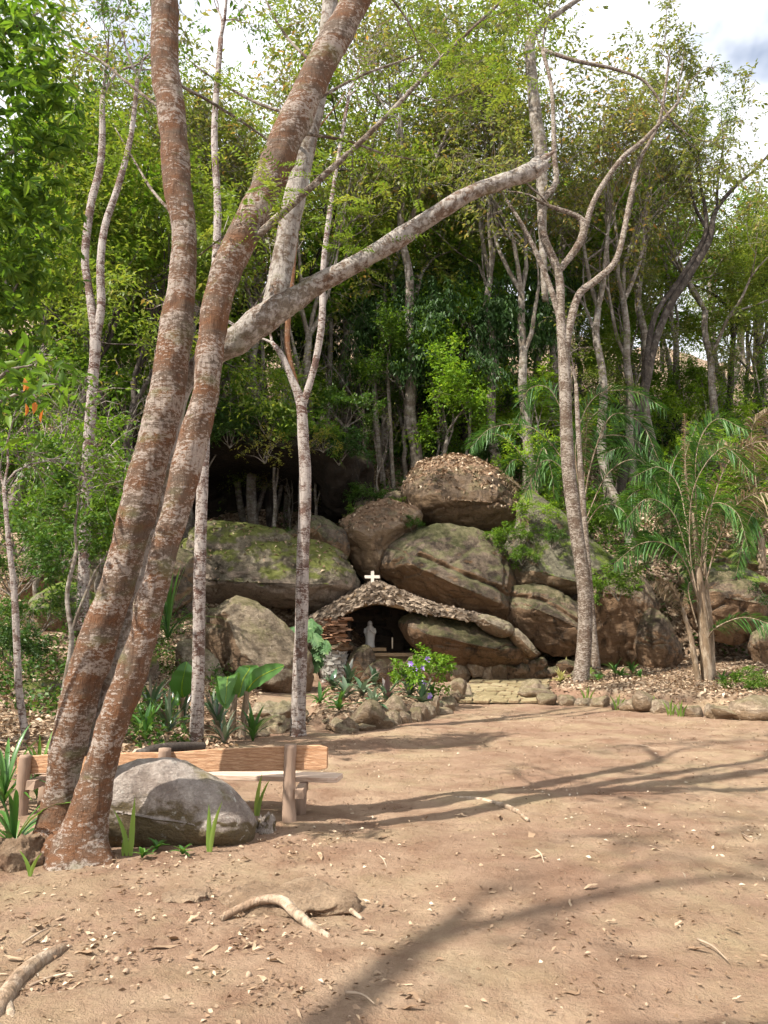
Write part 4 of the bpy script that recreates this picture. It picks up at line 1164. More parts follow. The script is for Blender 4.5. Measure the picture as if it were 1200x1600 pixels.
# dark forked tree at the right and pale leaning trunks on the slope
sapling('forked_tree', 'dark double trunk leaning right below the patch of blue sky', [[(962, 800, 33, 8.9), (972, 750, 33, 8.1), (985, 700, 33, 7.4), (998, 650, 33, 7.0), (1012, 590, 33, 6.7), (1022, 540, 33, 6.3), (1045, 480, 33, 5.9), (1080, 425, 33, 5.5), (1108, 375, 33, 5.2), (1118, 330, 33, 3.7), (1150, 290, 33, 3.0), (1180, 265, 33, 2.2), (1215, 225, 33, 1.5)],
    [(1010, 600, 33, 5.2), (1012, 550, 33, 4.8), (1025, 490, 33, 4.4), (1060, 440, 33, 4.1), (1100, 372, 33, 3.7), (1102, 330, 33, 3.0), (1095, 290, 33, 2.2)], [(1105, 360, 33, 3.0), (1085, 320, 33, 2.2), (1075, 270, 33, 1.5)], [(1120, 330, 33, 2.2), (1122, 280, 33, 1.9), (1130, 230, 33, 1.5)]], M['bark_dark'], ground_it=True, leafn=34, leafmat='leaf_feather', seg=10, L=.13)
sapling('dead_tree', 'pale bare trunk leaning on the leaf strewn slope behind the palm', [[(992, 866, 27.6, 8), (980, 830, 27.8, 7.5), (965, 785, 28.2, 6.5), (945, 745, 28.6, 5)]], M['bark_grey'], seg=10, ground_it=True)
FT = 'thin trunks standing in front of the cave'
for i, (lab, st_) in enumerate([
    ('pale thin trunk with a kink at the left of the cave mouth', [(384, 835, 27.2, 6), (374, 780, 27.2, 5.5), (366, 700, 27.2, 5), (366, 640, 27.2, 5), (360, 590, 27.2, 5), (352, 520, 27.3, 4)]),
    ('leaning thin trunk crossing toward the left side of the cave mouth', [(390, 838, 27.0, 4.5), (408, 780, 27.0, 4), (425, 720, 27, 3.5), (440, 640, 27, 3), (445, 560, 27, 2.5)]),
    ('straight grey trunk in the middle of the cave mouth', [(448, 828, 27.4, 5.5), (448, 760, 27.4, 5), (446, 690, 27.4, 4.5), (444, 620, 27.4, 4.5), (442, 520, 27.5, 4)]),
    ('thin trunk slanting behind the banded slender tree', [(424, 838, 26.8, 4), (438, 770, 26.8, 3.5), (452, 700, 26.9, 3.5), (452, 620, 27, 3)]),
    ('thin leaning trunk at the right of the cave mouth', [(486, 800, 27.4, 4), (500, 740, 27.4, 4), (512, 670, 27.5, 3.5), (516, 580, 27.6, 3.5), (518, 480, 27.8, 3)]),
    ('short thin trunk by the right cave edge', [(508, 808, 27.8, 4), (512, 770, 27.8, 3.5), (516, 735, 27.9, 3.5), (514, 660, 28, 3)]),
    ('pale thin trunk standing behind the brown boulder', [(602, 766, 31, 5.5), (594, 720, 31, 5), (588, 660, 31, 4.5), (583, 560, 31, 4)]),
    ('thin trunk left of the leaf covered boulder', [(616, 776, 30.5, 3.5), (612, 720, 30.5, 3.5), (610, 660, 30.6, 3), (605, 580, 30.6, 3)]),
    ('pale slim trunk leaning left in the dark foliage above the leaf covered boulder', [(797, 640, 36, 6.5), (790, 580, 36, 6.5), (775, 500, 36, 7), (757, 450, 36, 7), (742, 380, 36, 6), (728, 320, 36, 5)]),
    ('pale straight trunk left of the dark forked tree', [(982, 590, 40, 6.5), (982, 520, 40, 6), (980, 440, 40, 6), (984, 350, 40, 5), (982, 260, 40, 4)]),
    ('crooked pale trunk right of the dark forked tree', [(1128, 650, 37, 7), (1130, 600, 37, 6.5), (1115, 560, 37, 6), (1112, 480, 37, 5.5), (1108, 420, 37, 4)]),
    ('slanting grey trunk in the foliage at the right edge', [(1128, 640, 37.5, 6), (1150, 580, 37.5, 5.5), (1160, 500, 37.5, 5), (1170, 410, 37.5, 4.5), (1185, 330, 37.5, 4)]),
    ('white trunk half hidden at the right edge of the hillside', [(1194, 610, 39, 6), (1188, 540, 39, 6), (1184, 470, 39, 5), (1190, 400, 39, 4)]),
    ('thin twisted trunk at the centre of the hillside', [(660, 640, 35, 4), (655, 560, 35, 4), (668, 480, 35, 3.5), (660, 380, 35, 3)])]):
    sapling('thin_tree', lab, [st_], M['bark_grey'], ground_it=True, leafn=5, leafmat='leaf_mid', seg=8, tipn=1, group=FT if i < 6 else 'thin trunks among the hillside foliage', L=.16)

# forest on the hillside
NAMES = dict(dense='dense bright green broadleaf tree', mid='mid green leafy tree', dark='dark tree with drooping leaves', sparse='thinly leaved olive and orange tree', feather='feathery yellow green tree', bare='almost bare twiggy tree', lime='lime green layered tree')
ZN = lambda px: 'over the left bank' if px < 300 else ('over the cave' if px < 560 else ('over the boulders' if px < 860 else 'behind the palms'))
MIX = dict(l=['dense', 'mid', 'mid', 'dark', 'feather', 'mid'], c=['dense', 'mid', 'dark', 'dense', 'mid', 'sparse'], r=['sparse', 'feather', 'mid', 'bare', 'sparse', 'dense', 'feather'])
NAMED = []
TREE_N = [0]
SKIP = {1, 2, 3, 8, 9, 10, 18, 19, 20, 21, 28, 29, 30, 31, 32, 33, 35, 38, 39, 40, 41, 42, 43, 44, 45, 46, 47, 49, 50, 51, 52, 53, 54, 55, 57, 60, 61, 62, 63, 64, 65, 66, 67, 68, 69, 70, 71, 87, 88, 140, 141, 145, 148, 149, 150, 151, 152, 158, 159, 160, 161, 162, 163, 164, 165, 166, 168, 171, 172, 173, 174, 175, 176, 177, 178, 179, 182, 183, 184, 187, 188, 189, 190, 191, 192, 193, 194, 195, 196, 197, 198, 201, 204}
def put_tree(kind, px, Y, hm, py=600):
    b = onground(px, Y, py)
    t = random.choice(TPL[kind])
    depth = 'low on the slope' if Y < 37 else ('half way up' if Y < 50 else 'on the skyline')
    lab = NAMES[kind] + ' ' + ZN(px) + ', ' + depth
    rz = random.uniform(0, 6.28)
    TREE_N[0] += 1
    if TREE_N[0] in SKIP: return
    o = clone(t, b, rz, hm / t['_h'], lab, 'hillside: ' + lab)
    o['_n'] = TREE_N[0]
    NAMED.append((o, px))
for Y, sp, hlo, hhi in ((31.5, 3.4, 5, 8), (34.5, 3.8, 7, 10), (38, 4.2, 9, 13), (43, 4.8, 10, 14), (49, 5.4, 11, 15), (57, 6.2, 11, 16), (68, 7.4, 11, 16)):
    w = 1500 / 1200 * Y
    n = int(w / sp)
    for i in range(n):
        px = -150 + 1500 * (i + random.uniform(.1, .9)) / n
        if px < -110 or px > 1310: continue
        z = 'l' if px < 330 else ('c' if px < 800 else 'r')
        kind = random.choice(MIX[z])
        if z == 'r' and Y < 33: continue
        put_tree(kind, px, Y + random.uniform(-1.3, 1.3), random.uniform(hlo, hhi))
for (kind, px, Y, h) in (('lime', 835, 31, 6.5), ('lime', 850, 33, 5), ('dense', 690, 33.5, 8.5), ('dense', 640, 37, 10), ('dark', 745, 33.5, 10.5), ('dark', 690, 32.5, 9.5), ('dark', 630, 33, 8.5), ('feather', 380, 40, 16), ('lime', 1160, 33, 4), ('lime', 1060, 36, 4), ('dense', 560, 42, 13), ('dark', 120, 27, 7),
                         ('mid', 60, 24, 7), ('mid', 210, 26, 8), ('dense', 20, 29, 11), ('mid', 150, 31, 11), ('dark', 60, 34, 13), ('dense', 230, 33, 11), ('dense', 480, 36, 11), ('feather', 200, 27, 13), ('feather', 90, 29, 14),
                         ('sparse', 600, 33, 20), ('sparse', 690, 35, 22), ('sparse', 770, 31, 20), ('sparse', 860, 33, 21), ('sparse', 940, 31, 19), ('sparse', 1010, 34, 20), ('sparse', 540, 36, 21), ('feather', 190, 22, 14), ('feather', 110, 23, 14), ('mid', 40, 26, 15), ('sparse', 400, 31, 20), ('sparse', 1060, 38, 17), ('feather', 430, 33, 20), ('sparse', 300, 29, 20), ('feather', 250, 31, 19), ('sparse', 150, 26, 19), ('feather', 560, 34, 21), ('sparse', 480, 30, 20), ('sparse', 650, 31, 21), ('sparse', 820, 30, 20), ('feather', 720, 36, 21), ('sparse', 980, 32, 19), ('sparse', 1120, 34, 17), ('dense', 130, 28, 15), ('feather', 1130, 40, 15), ('feather', 1200, 37, 13), ('feather', 960, 44, 15), ('dense', 1050, 46, 12), ('mid', 900, 40, 12), ('dense', 980, 38, 8), ('mid', 1180, 45, 13), ('dense', 1100, 37, 6), ('mid', 1230, 34, 7), ('feather', 480, 34, 17), ('feather', 320, 36, 16), ('dense', 830, 37, 12), ('bare', 590, 29.5, 5.5), ('bare', 320, 28, 8), ('bare', 500, 30, 8), ('bare', 440, 29, 9), ('bare', 230, 24, 8), ('bare', 80, 19, 7), ('bare', 170, 21, 7), ('bare', 20, 17, 6), ('bare', 730, 31, 9), ('bare', 560, 31, 9), ('bare', 680, 31, 6), ('bare', 955, 28.2, 3.2), ('bare', 1030, 29, 3.4), ('bare', 640, 33, 8), ('bare', 1090, 31, 5), ('bare', 880, 30, 6)):
    put_tree(kind, px, Y, h)

# shrubs
def shrub_tpl(mat, seed, L=.11, Wd=.45, n=30, R=1.0, flat=.75):
    global RNG
    RNG = np.random.default_rng(seed); random.seed(seed)
    t = thing('shrub', 'template', 'shrub')
    mb = MB(); tips = []
    for k in range(7):
        a = k * .9 + RNG.uniform(0, .6)
        grow(mb, tips, (0, 0, -.1), (math.cos(a) * .8, math.sin(a) * .8, 1.0), .75 * R, .02, 1, 3, .6, 2, 5, 0, .05)
    mb.build('stem', M['bark_grey'], t, local=True)
    V, Fc, lr = crown_from(tips, n, .38 * R, L, Wd, .1, flat)
    mk('crown', V, Fc, M[mat], t, smooth=False, lr=lr, local=True)
    return t
SH = {'bright': [shrub_tpl('leaf_bright', 201), shrub_tpl('leaf_bright', 202, .14)], 'green': [shrub_tpl('leaf_cover', 203), shrub_tpl('leaf_mid', 204, .13)], 'lime': [shrub_tpl('leaf_lime', 205, .10)], 'dark': [shrub_tpl('leaf_dark', 206, .16, .3)], 'yellow': [shrub_tpl('leaf_yellow', 207, .09, .5, 10)]}
RNG = np.random.default_rng(9); random.seed(9)
def put_shrub(kind, loc, sc, label, group=None):
    if kind == 'mixed': kind = 'green'
    return clone(random.choice(SH[kind]), loc, random.uniform(0, 6.28), sc, label, group)
SN = dict(bright='bright green shrub', green='deep green shrub', lime='lime green shrub', dark='dark glossy shrub', yellow='yellow leaved shrub')
for Y, n, klist in ((27.5, 5, ('green',)), (29.8, 10, ('green', 'bright')), (31.5, 14, ('green', 'bright', 'dark')), (33.5, 16, ('bright', 'green', 'lime')), (36.5, 16, ('bright', 'green', 'lime', 'dark')), (41, 16, ('bright', 'green'))):
    for i in range(n):
        px = -100 + 1400 * (i + random.random()) / n
        if Y < 33 and (280 < px < 545): continue
        if Y < 31 and px > 545: continue
        if Y < 34 and 900 < px < 1010: continue
        k = random.choice(klist)
        lab = SN[k] + ' ' + ZN(px) + (', low on the slope' if Y < 34.5 else ', higher up')
        loc_, sc_ = onground(px, Y + random.uniform(-.8, .8), 700), random.uniform(.8, 1.7)
        o = put_shrub(k, loc_, sc_, lab, 'understorey: ' + lab)
        TREE_N[0] += 1
        if TREE_N[0] in SKIP:
            kill(o)
            continue
        o['_n'] = TREE_N[0]
        NAMED.append((o, px))
for (k, px, py, Y, sc, lab) in (('green', 25, 890, 12.5, .75, 'leafy green shrub around the white sapling at the left edge'), ('green', 95, 850, 14, .9, 'leafy shrub hanging in front of the tall brown boulder'), ('bright', 150, 770, 19, 1.1, 'sunlit green shrub behind the pale double stemmed tree'), ('bright', 95, 690, 20, 1.3, 'bright shrub high on the left bank'),
                                ('green', 60, 760, 17, 1.2, 'deep green shrub at the left edge above the boulders'), ('green', 205, 800, 20, 1.0, 'green shrub left of the leaning trunks'), ('lime', 845, 700, 28.2, 1.2, 'lime green shrub on the ridge by the palm fronds'), ('green', 800, 835, 25.6, .5, 'small green shrub growing in the gap beside the huge boulder'), ('green', 815, 870, 25.4, .45, 'fresh green fern like shrub above the bright moss'),
                                ('green', 645, 822, 26.3, .45, 'small green shrub in the crack below the leaf covered boulder'), ('green', 575, 780, 28.5, .8, 'green shrub at the edge of the cave above the brown boulder'), ('bright', 620, 790, 28.0, .5, 'bright green shrub left of the leaf covered boulder'), ('green', 470, 830, 26, .4, 'low green tuft shrub on top of the mossy slab'), ('green', 430, 836, 25.7, .3, 'tiny green shrub on the mossy slab edge'),
                                ('green', 60, 960, 15.5, .7, 'low green shrub on the litter bank at the left edge'), ('dark', 20, 1010, 13.5, .55, 'dark shrub low on the bank at the left edge'), ('green', 165, 870, 17.5, .8, 'green shrub close behind the leaning trunks'), ('green', 115, 800, 17, 1.0, 'leafy shrub wrapped around the pale double stemmed tree'), ('mixed', 30, 820, 15, 1.0, 'green shrub beside the white sapling top'),
                                ('green', 300, 690, 26.6, 1.0, 'green shrub drooping over the left brow of the cave'), ('dark', 360, 670, 26.8, 1.1, 'dark shrub on the rock above the cave'), ('green', 420, 655, 26.8, 1.1, 'deep green shrub on the middle of the cave roof'), ('green', 480, 680, 27, 1.0, 'green shrub at the right brow of the cave roof'), ('dark', 530, 700, 27.4, 1.0, 'dark shrub at the right end of the cave roof'), ('bright', 330, 610, 28, 1.2, 'sunlit shrub above the cave roof at left'), ('green', 250, 640, 27, 1.3, 'deep green shrub above the cave behind the leaning trunks'), ('bright', 455, 600, 29, 1.3, 'sunlit shrub above the cave roof behind the banded slender tree'), ('green', 540, 640, 29, 1.2, 'deep green shrub right above the cave'),
                                ('green', 950, 820, 26.6, .8, 'green shrub on the slope left of the leaning bare trunk'), ('dark', 1030, 850, 26.4, .7, 'dark shrub below the drooping palm'), ('green', 1010, 780, 28, .8, 'green shrub on the slope below the dark double trunk'), ('bright', 1110, 780, 28.5, .9, 'bright shrub behind the tall palm clump'), ('green', 1080, 860, 26.4, .7, 'deep green shrub behind the palm stalks'), ('dark', 1170, 930, 25.4, .6, 'dark shrub over the shaded boulder at the right'), ('green', 985, 870, 26, .5, 'small green shrub above the broad brown rock face'), ('lime', 1090, 700, 31, 1.2, 'lime green shrub high behind the palm stalks'), ('lime', 1180, 650, 33, 1.3, 'lime green shrub at the right edge up the slope'),
                                ('green', 772, 846, 26.0, .5, 'leafy green shrub over the right shoulder of the huge boulder'), ('bright', 838, 835, 26.0, .45, 'bright green shrub on the grey green sloping boulder'), ('green', 560, 806, 27.0, .45, 'green shrub spilling over the brown boulder above the cross'), ('lime', 830, 800, 26.3, .85, 'lime green bush spilling over the grey green sloping boulder'), ('green', 862, 842, 25.6, .55, 'green bush on the lower flank of the grey green sloping boulder'), ('green', 890, 800, 27.5, .8, 'deep green shrub behind the mottled tree on the slope'),
                                ('yellow', 415, 700, 24.5, .8, 'sparse yellow leaved shrub hanging before the cave'), ('yellow', 505, 690, 25.5, .6, 'sparse yellow shrub right of the banded slender tree'), ('green', 965, 915, 23.8, .75, 'broad leaved vine shrub hanging right of the mottled tree'), ('green', 1170, 1070, 19.0, .5, 'small fern like shrub at the right end of the leaf bed'), ('green', 1150, 800, 27, 1.0, 'deep green shrub behind the palm at the right edge'), ('bright', 1190, 740, 29, 1.2, 'bright green shrub high behind the palm at the right edge')):
    p = at(px, py, Y)
    put_shrub(k, (p.x, p.y, p.z - .55 * sc), sc, lab)

# ------------------------------------------------------------------ palms
def frond(pts, mat, LL, parent, droop=.5, n=105, stalk=M['bark_palm'], r=.025, gap=.18):
    Q = [tuple(at(x, y, Y)) for x, y, Y in pts]
    C = catmull(Q, n)
    st = MB(); st.tube(C, np.linspace(r, r * .25, n), 5)
    o = st.build('frond', stalk, parent)
    mb = MB()
    T = np.gradient(C, axis=0); T /= np.linalg.norm(T, axis=1)[:, None]
    for i in range(int(n * gap), n):
        f = (i - n * gap) / (n * (1 - gap))
        L = LL * (.45 + .75 * math.sin(math.pi * min(1, f * .85 + .15))) * random.uniform(.8, 1.1)
        sd = np.cross(T[i], [.2, -1, .25]); sd /= np.linalg.norm(sd) + 1e-6
        for sg in (-1, 1):
            d = sd * sg * .8 + T[i] * .75 + RNG.normal(0, .15, 3)
            d /= np.linalg.norm(d)
            P = [C[i] + d * L * t + np.array([0, 0, -droop * L * t * t]) for t in (0, .35, .7, 1)]
            w = .013 + .01 * random.random()
            mb.strip(P, [w * .6, w, w * .8, .002], np.cross(d, [0, .3, 1.0]) + RNG.normal(0, .3, 3), .3)
    mb.build('leaflets', mat, o)
def palm(label, base, stems, fr, trunk_r=7):
    b = at(*base)
    b.z = hz(b.x, b.y)
    t = thing('palm', label, 'palm', b)
    for s in stems:
        mb = MB(); px_tube(mb, s, 10, None, .12, 3); mb.build('trunk', M['bark_palm'], t)
    for (pts, dry, L) in fr:
        frond(pts, M['palm_dry'] if dry else M['palm'], L * .66, t, .4 if not dry else .6, n=90)
    return t
Y0 = 21.5
palm('tall palm clump with dry stalks in the right leaf bed', (1105, 1080, Y0),
     [[(1106, 1090, Y0, 10), (1104, 1040, Y0, 9.5), (1098, 960, Y0, 8), (1091, 890, Y0, 5), (1082, 800, Y0, 2)], [(1112, 1060, Y0 + .5, 7), (1108, 980, Y0 + .5, 6.5), (1100, 890, Y0 + .5, 4), (1097, 800, Y0 + .5, 1.5)], [(1092, 1072, Y0 - .2, 5), (1080, 1000, Y0 - .2, 4), (1066, 950, Y0 - .2, 3)]],
     [([(1100, 960, Y0), (1085, 840, Y0), (1072, 740, Y0 - .1), (1070, 648, Y0 - .2)], 1, .38), ([(1098, 940, Y0), (1088, 800, Y0 + .2), (1090, 700, Y0 + .2), (1120, 655, Y0), (1165, 672, Y0 - .4)], 0, .85), ([(1100, 900, Y0), (1110, 800, Y0), (1140, 720, Y0 - .2), (1190, 690, Y0 - .6), (1230, 720, Y0 - .9)], 1, .9),
      ([(1098, 930, Y0), (1120, 850, Y0 - .3), (1150, 790, Y0 - .5), (1195, 770, Y0 - 1), (1230, 800, Y0 - 1.3)], 1, .8), ([(1095, 930, Y0), (1075, 830, Y0 + .3), (1060, 760, Y0 + .5), (1030, 730, Y0 + .6), (990, 745, Y0 + .6)], 0, .8), ([(1095, 950, Y0), (1070, 880, Y0 - .5), (1040, 850, Y0 - .8), (1000, 850, Y0 - 1), (960, 880, Y0 - 1.1)], 0, .75),
      ([(1078, 990, Y0), (1062, 940, Y0 - .3), (1045, 915, Y0 - .5), (1028, 908, Y0 - .6)], 1, .55), ([(1090, 900, Y0), (1078, 800, Y0 + .5), (1070, 720, Y0 + .8), (1090, 660, Y0 + 1)], 0, .7), ([(1105, 1000, Y0), (1120, 980, Y0 - .5), (1160, 965, Y0 - .9), (1200, 975, Y0 - 1.2), (1230, 1000, Y0 - 1.4)], 0, .55), ([(1096, 960, Y0), (1078, 860, Y0 - .2), (1085, 760, Y0 - .4), (1130, 700, Y0 - .7), (1175, 740, Y0 - 1)], 0, .8), ([(1096, 960, Y0), (1072, 860, Y0), (1050, 800, Y0 - .2), (1010, 780, Y0 - .4), (975, 815, Y0 - .5)], 0, .8), ([(1098, 960, Y0), (1096, 860, Y0 - .3), (1110, 790, Y0 - .6), (1150, 800, Y0 - 1), (1170, 860, Y0 - 1.3)], 0, .7), ([(1090, 980, Y0 + .2), (1075, 920, Y0 + .4), (1085, 900, Y0 + .4), (1070, 880, Y0 + .4)], 0, .5)])
Y1 = 24.6
palm('palm with wide arching green fronds behind the mottled tree', (925, 1035, Y1),
     [[(928, 1040, Y1, 7), (922, 960, Y1, 6.5), (914, 880, Y1, 6), (910, 800, Y1, 5), (906, 740, Y1, 4)]],
     [([(910, 800, Y1), (915, 700, Y1), (920, 620, Y1)], 1, .45), ([(908, 790, Y1), (900, 690, Y1 - .2), (930, 620, Y1 - .4), (990, 612, Y1 - .7), (1040, 640, Y1 - 1)], 0, .85), ([(908, 780, Y1), (890, 680, Y1), (860, 610, Y1 - .1), (825, 610, Y1 - .3), (810, 660, Y1 - .4)], 0, .85), ([(910, 800, Y1), (930, 700, Y1 + .3), (960, 680, Y1 + .4), (1010, 700, Y1 + .4), (1040, 760, Y1 + .4)], 0, .9),
      ([(908, 800, Y1), (880, 720, Y1 + .2), (830, 668, Y1 + .3), (770, 668, Y1 + .2), (735, 700, Y1)], 0, .7), ([(910, 800, Y1), (905, 690, Y1 + .5), (940, 640, Y1 + .9), (975, 660, Y1 + 1)], 0, .8), ([(910, 800, Y1), (925, 720, Y1 - .5), (955, 650, Y1 - .8), (1000, 660, Y1 - 1.1), (1030, 720, Y1 - 1.3)], 0, .9), ([(908, 800, Y1), (885, 740, Y1 - .4), (850, 720, Y1 - .6), (820, 770, Y1 - .8)], 0, .8), ([(910, 830, Y1), (940, 790, Y1 - .5), (975, 800, Y1 - .8), (1000, 860, Y1 - 1)], 0, .75), ([(912, 820, Y1), (950, 740, Y1 - .3), (1000, 720, Y1 - .6), (1040, 780, Y1 - .8)], 0, .75)])
Y2 = 27.8
palm('small sunlit palm on the ridge above the bright moss', (835, 800, Y2), [[(838, 810, Y2, 6), (836, 770, Y2, 5)]],
     [([(836, 790, Y2), (820, 720, Y2), (780, 680, Y2), (745, 685, Y2), (735, 700, Y2)], 0, .7), ([(836, 790, Y2), (850, 710, Y2), (880, 690, Y2), (900, 720, Y2)], 0, .7), ([(836, 790, Y2), (825, 730, Y2), (800, 720, Y2 - .3), (780, 760, Y2 - .4)], 0, .7), ([(838, 790, Y2), (810, 760, Y2 - .4), (785, 745, Y2 - .6), (765, 760, Y2 - .7)], 1, .5), ([(836, 790, Y2), (838, 730, Y2 - .3), (850, 700, Y2 - .5), (862, 740, Y2 - .9), (866, 780, Y2 - 1)], 0, .7)])
Y3 = 28.5
palm('drooping palm on the slope behind the dry stalks', (1045, 830, Y3), [[(1045, 850, Y3, 6), (1042, 800, Y3, 5)]],
     [([(1042, 820, Y3), (1020, 740, Y3), (980, 700, Y3), (940, 710, Y3)], 0, .8), ([(1042, 820, Y3), (1050, 730, Y3), (1080, 690, Y3), (1120, 710, Y3)], 0, .8), ([(1042, 820, Y3), (1020, 770, Y3 - .5), (990, 770, Y3 - .8), (960, 810, Y3 - 1)], 0, .8), ([(1042, 820, Y3), (1060, 760, Y3 - .5), (1090, 760, Y3 - .8), (1120, 810, Y3 - 1)], 0, .8), ([(1042, 820, Y3), (1035, 760, Y3 - .6), (1030, 760, Y3 - 1), (1020, 840, Y3 - 1.4)], 0, .8)])
Y4 = 26.5
palm('dry fronded palm at the right edge of the slope', (1190, 860, Y4), [[(1190, 890, Y4, 7), (1188, 840, Y4, 6)]],
     [([(1188, 850, Y4), (1170, 760, Y4), (1140, 700, Y4), (1100, 690, Y4)], 1, .8), ([(1188, 850, Y4), (1180, 740, Y4), (1175, 670, Y4), (1200, 640, Y4)], 1, .9), ([(1188, 850, Y4), (1160, 790, Y4 - .4), (1130, 790, Y4 - .6), (1110, 840, Y4 - .8)], 0, .8), ([(1188, 850, Y4), (1200, 780, Y4 - .4), (1220, 760, Y4 - .6), (1250, 800, Y4 - .8)], 0, .8), ([(1188, 850, Y4), (1180, 800, Y4 - .6), (1165, 830, Y4 - 1), (1150, 900, Y4 - 1.3)], 0, .8)])

# ------------------------------------------------------------------ garden plants
def rosette(name, label, px, py, mat, nl, L, wd, cat='plant', arch=.8, group=None, upr=.6, loc=None, flow=False):
    b = loc if loc is not None else gnd(px, py)
    t = thing(name, label, cat, b, group)
    for k in range(nl):
        a = k * 2.4 + RNG.uniform(-.3, .3)
        e = upr * RNG.uniform(.5, 1.4)
        l = L * RNG.uniform(.7, 1.15)
        hd = np.array([math.cos(a), math.sin(a), 0])
        P = []
        for s in np.linspace(0, 1, 7):
            r = l * (s * math.cos(e) if True else 0)
            P.append(np.array(b) + hd * (r * (.5 + .5 * s)) + np.array([0, 0, l * (math.sin(e) * 1.25 * s - arch * .75 * s * s * math.cos(e * .8)) + .02]))
        W_ = [wd * q for q in (.55, .8, 1, 1, .85, .5, .05)]
        mb = MB(); mb.strip(P, W_, (-hd[1], hd[0], 0), .35)
        mb.build('leaf', mat, t)
    return t
def clamp_leaf(): pass
for i, (x, y, L, mat, lab) in enumerate([(566, 1098, .62, 'bromeliad', 'reddish green bromeliad at the middle of the stone edged bed'), (640, 1098, .66, 'bromeliad', 'silvery bromeliad beside the purple flowers'), (540, 1102, .5, 'bromeliad', 'grey green bromeliad left of the bed centre'), (604, 1108, .55, 'bromeliad', 'low bromeliad just behind the upright edging stones'), (520, 1088, .5, 'bromeliad', 'pale bromeliad behind the bed near the stone pillar'),
        (500, 1110, .45, 'strap', 'small green leafy plant right of the banded slender tree'), (585, 1080, .5, 'bromeliad', 'bromeliad at the back of the bed below the grotto ledge'), (530, 1120, .38, 'strap', 'low green plant at the left end of the bed'), (660, 1112, .5, 'bromeliad', 'bromeliad in front of the purple flowered bush'), (582, 1118, .45, 'bromeliad', 'small bromeliad tucked behind the front edging stones'), (545, 1080, .6, 'bromeliad', 'wide bromeliad in front of the stone pillar'), (620, 1078, .42, 'strap', 'bright green plant behind the silvery bromeliad'), (675, 1100, .35, 'strap', 'small green plant at the right end of the bed'), (556, 1075, .4, 'strap', 'bright upright plant below the brown grotto rock')]):
    rosette('bromeliad' if mat == 'bromeliad' else 'leafy_plant', lab, x, y - 8, M[mat], 15 if mat == 'bromeliad' else 11, L * 1.2, .062 if mat == 'bromeliad' else .04, 'plant', .8, None, .95)
# dark variegated clumps left of the slender tree
for i, (x, y, L, lab) in enumerate([(205, 1130, .7, 'dark strap leaved clump just right of the leaning trunks'), (235, 1120, .8, 'tall strap leaved clump behind the bench'), (262, 1150, .7, 'strap leaved clump left of the white slender tree'), (228, 1160, .6, 'low strap leaved clump touching the bench back'), (285, 1140, .7, 'strap leaved clump beside the white slender tree'), (340, 1145, .6, 'strap leaved plant right of the white slender tree'), (395, 1160, .55, 'pointed strap leaved plant right of the banana stems'), (350, 1165, .5, 'silvery strap leaved plant at the foot of the banana stems'), (330, 1120, .6, 'strap leaved plant behind the banana stems')]):
    rosette('strap_plant', lab, x, y, M['bromeliad'] if i % 3 else M['strap'], 18, L, .032, 'plant', .6, None, 1.0)
rosette('long_leaved_plant', 'fountain of long thin green leaves between the leaning trunks and white slender tree', 258, 1010, M['strap'], 30, 1.9, .03, 'plant', .9, None, 1.1, at(262, 1000, 19))
rosette('long_leaved_plant', 'sword leaved plant at the left edge beside the tree base', 20, 1330, M['strap'], 18, .75, .022, 'plant', .9, None, .9)
rosette('long_leaved_plant', 'taller sword leaved plant at the left edge further back', 5, 1260, M['strap'], 18, .85, .024, 'plant', .9, None, .9)
rosette('long_leaved_plant', 'sword leaved plant hidden behind the base of the leaning trunks', 58, 1250, M['strap'], 14, .7, .02, 'plant', .8, None, 1.0)
def blades(label, px, py, hts, parent_name='grass_tuft'):
    b = gnd(px, py)
    t = thing(parent_name, label, 'grass', b)
    for (dx, h, lean, w) in hts:
        k = mpp(py, b.y)
        P = [np.array(b) + np.array([(dx + lean * s * s) * k, -.01 * s, h * k * s]) for s in np.linspace(0, 1, 6)]
        mb = MB(); mb.strip(P, [w * .72 * k * q for q in (.6, 1, 1, .8, .5, .03)], (1, .3, 0), .3); mb.build('blade', M['blade'], t)
blades('three upright green blades in front of the grey boulder', 200, 1338, [(4, 88, 3, 6), (-2, 70, -24, 5), (-8, 40, 4, 4)])
blades('pair of upright green blades at the right end of the grey boulder', 326, 1334, [(0, 74, -2, 6), (3, 78, 16, 5)])
blades('tall pale green blade left of the bench post', 400, 1278, [(0, 66, 8, 5), (3, 58, 18, 4), (2, 44, 12, 4)])
blades('small grass blades by the low stone at the left edge', 48, 1370, [(0, 36, 16, 4), (-2, 40, -18, 4)])
for i, (x, y) in enumerate(((1048, 1118), (966, 1110), (1020, 1112), (1064, 1120), (918, 1098))):
    blades(['small grass tuft at the foot of the edging below the palm', 'small grass tuft in front of the tallest edging stone', 'thin grass tuft between two edging stones', 'grass tuft near the right end of the edging', 'grass tuft by the edging under the mottled tree'][i], x, y, [(0, 26, 4, 3), (-4, 22, -8, 2.5), (4, 20, 9, 2.5), (1, 24, -3, 2)])
# weeds at the boulder foot
for i, (x, y) in enumerate(((245, 1332), (285, 1340), (222, 1345))):
    rosette('weed', ['low green weed in front of the grey boulder', 'tiny green weed at the middle foot of the grey boulder', 'low weed beside the leaning tree base'][i], x, y, M['banana'], 9, .12, .016, 'plant', .6, None, .7)
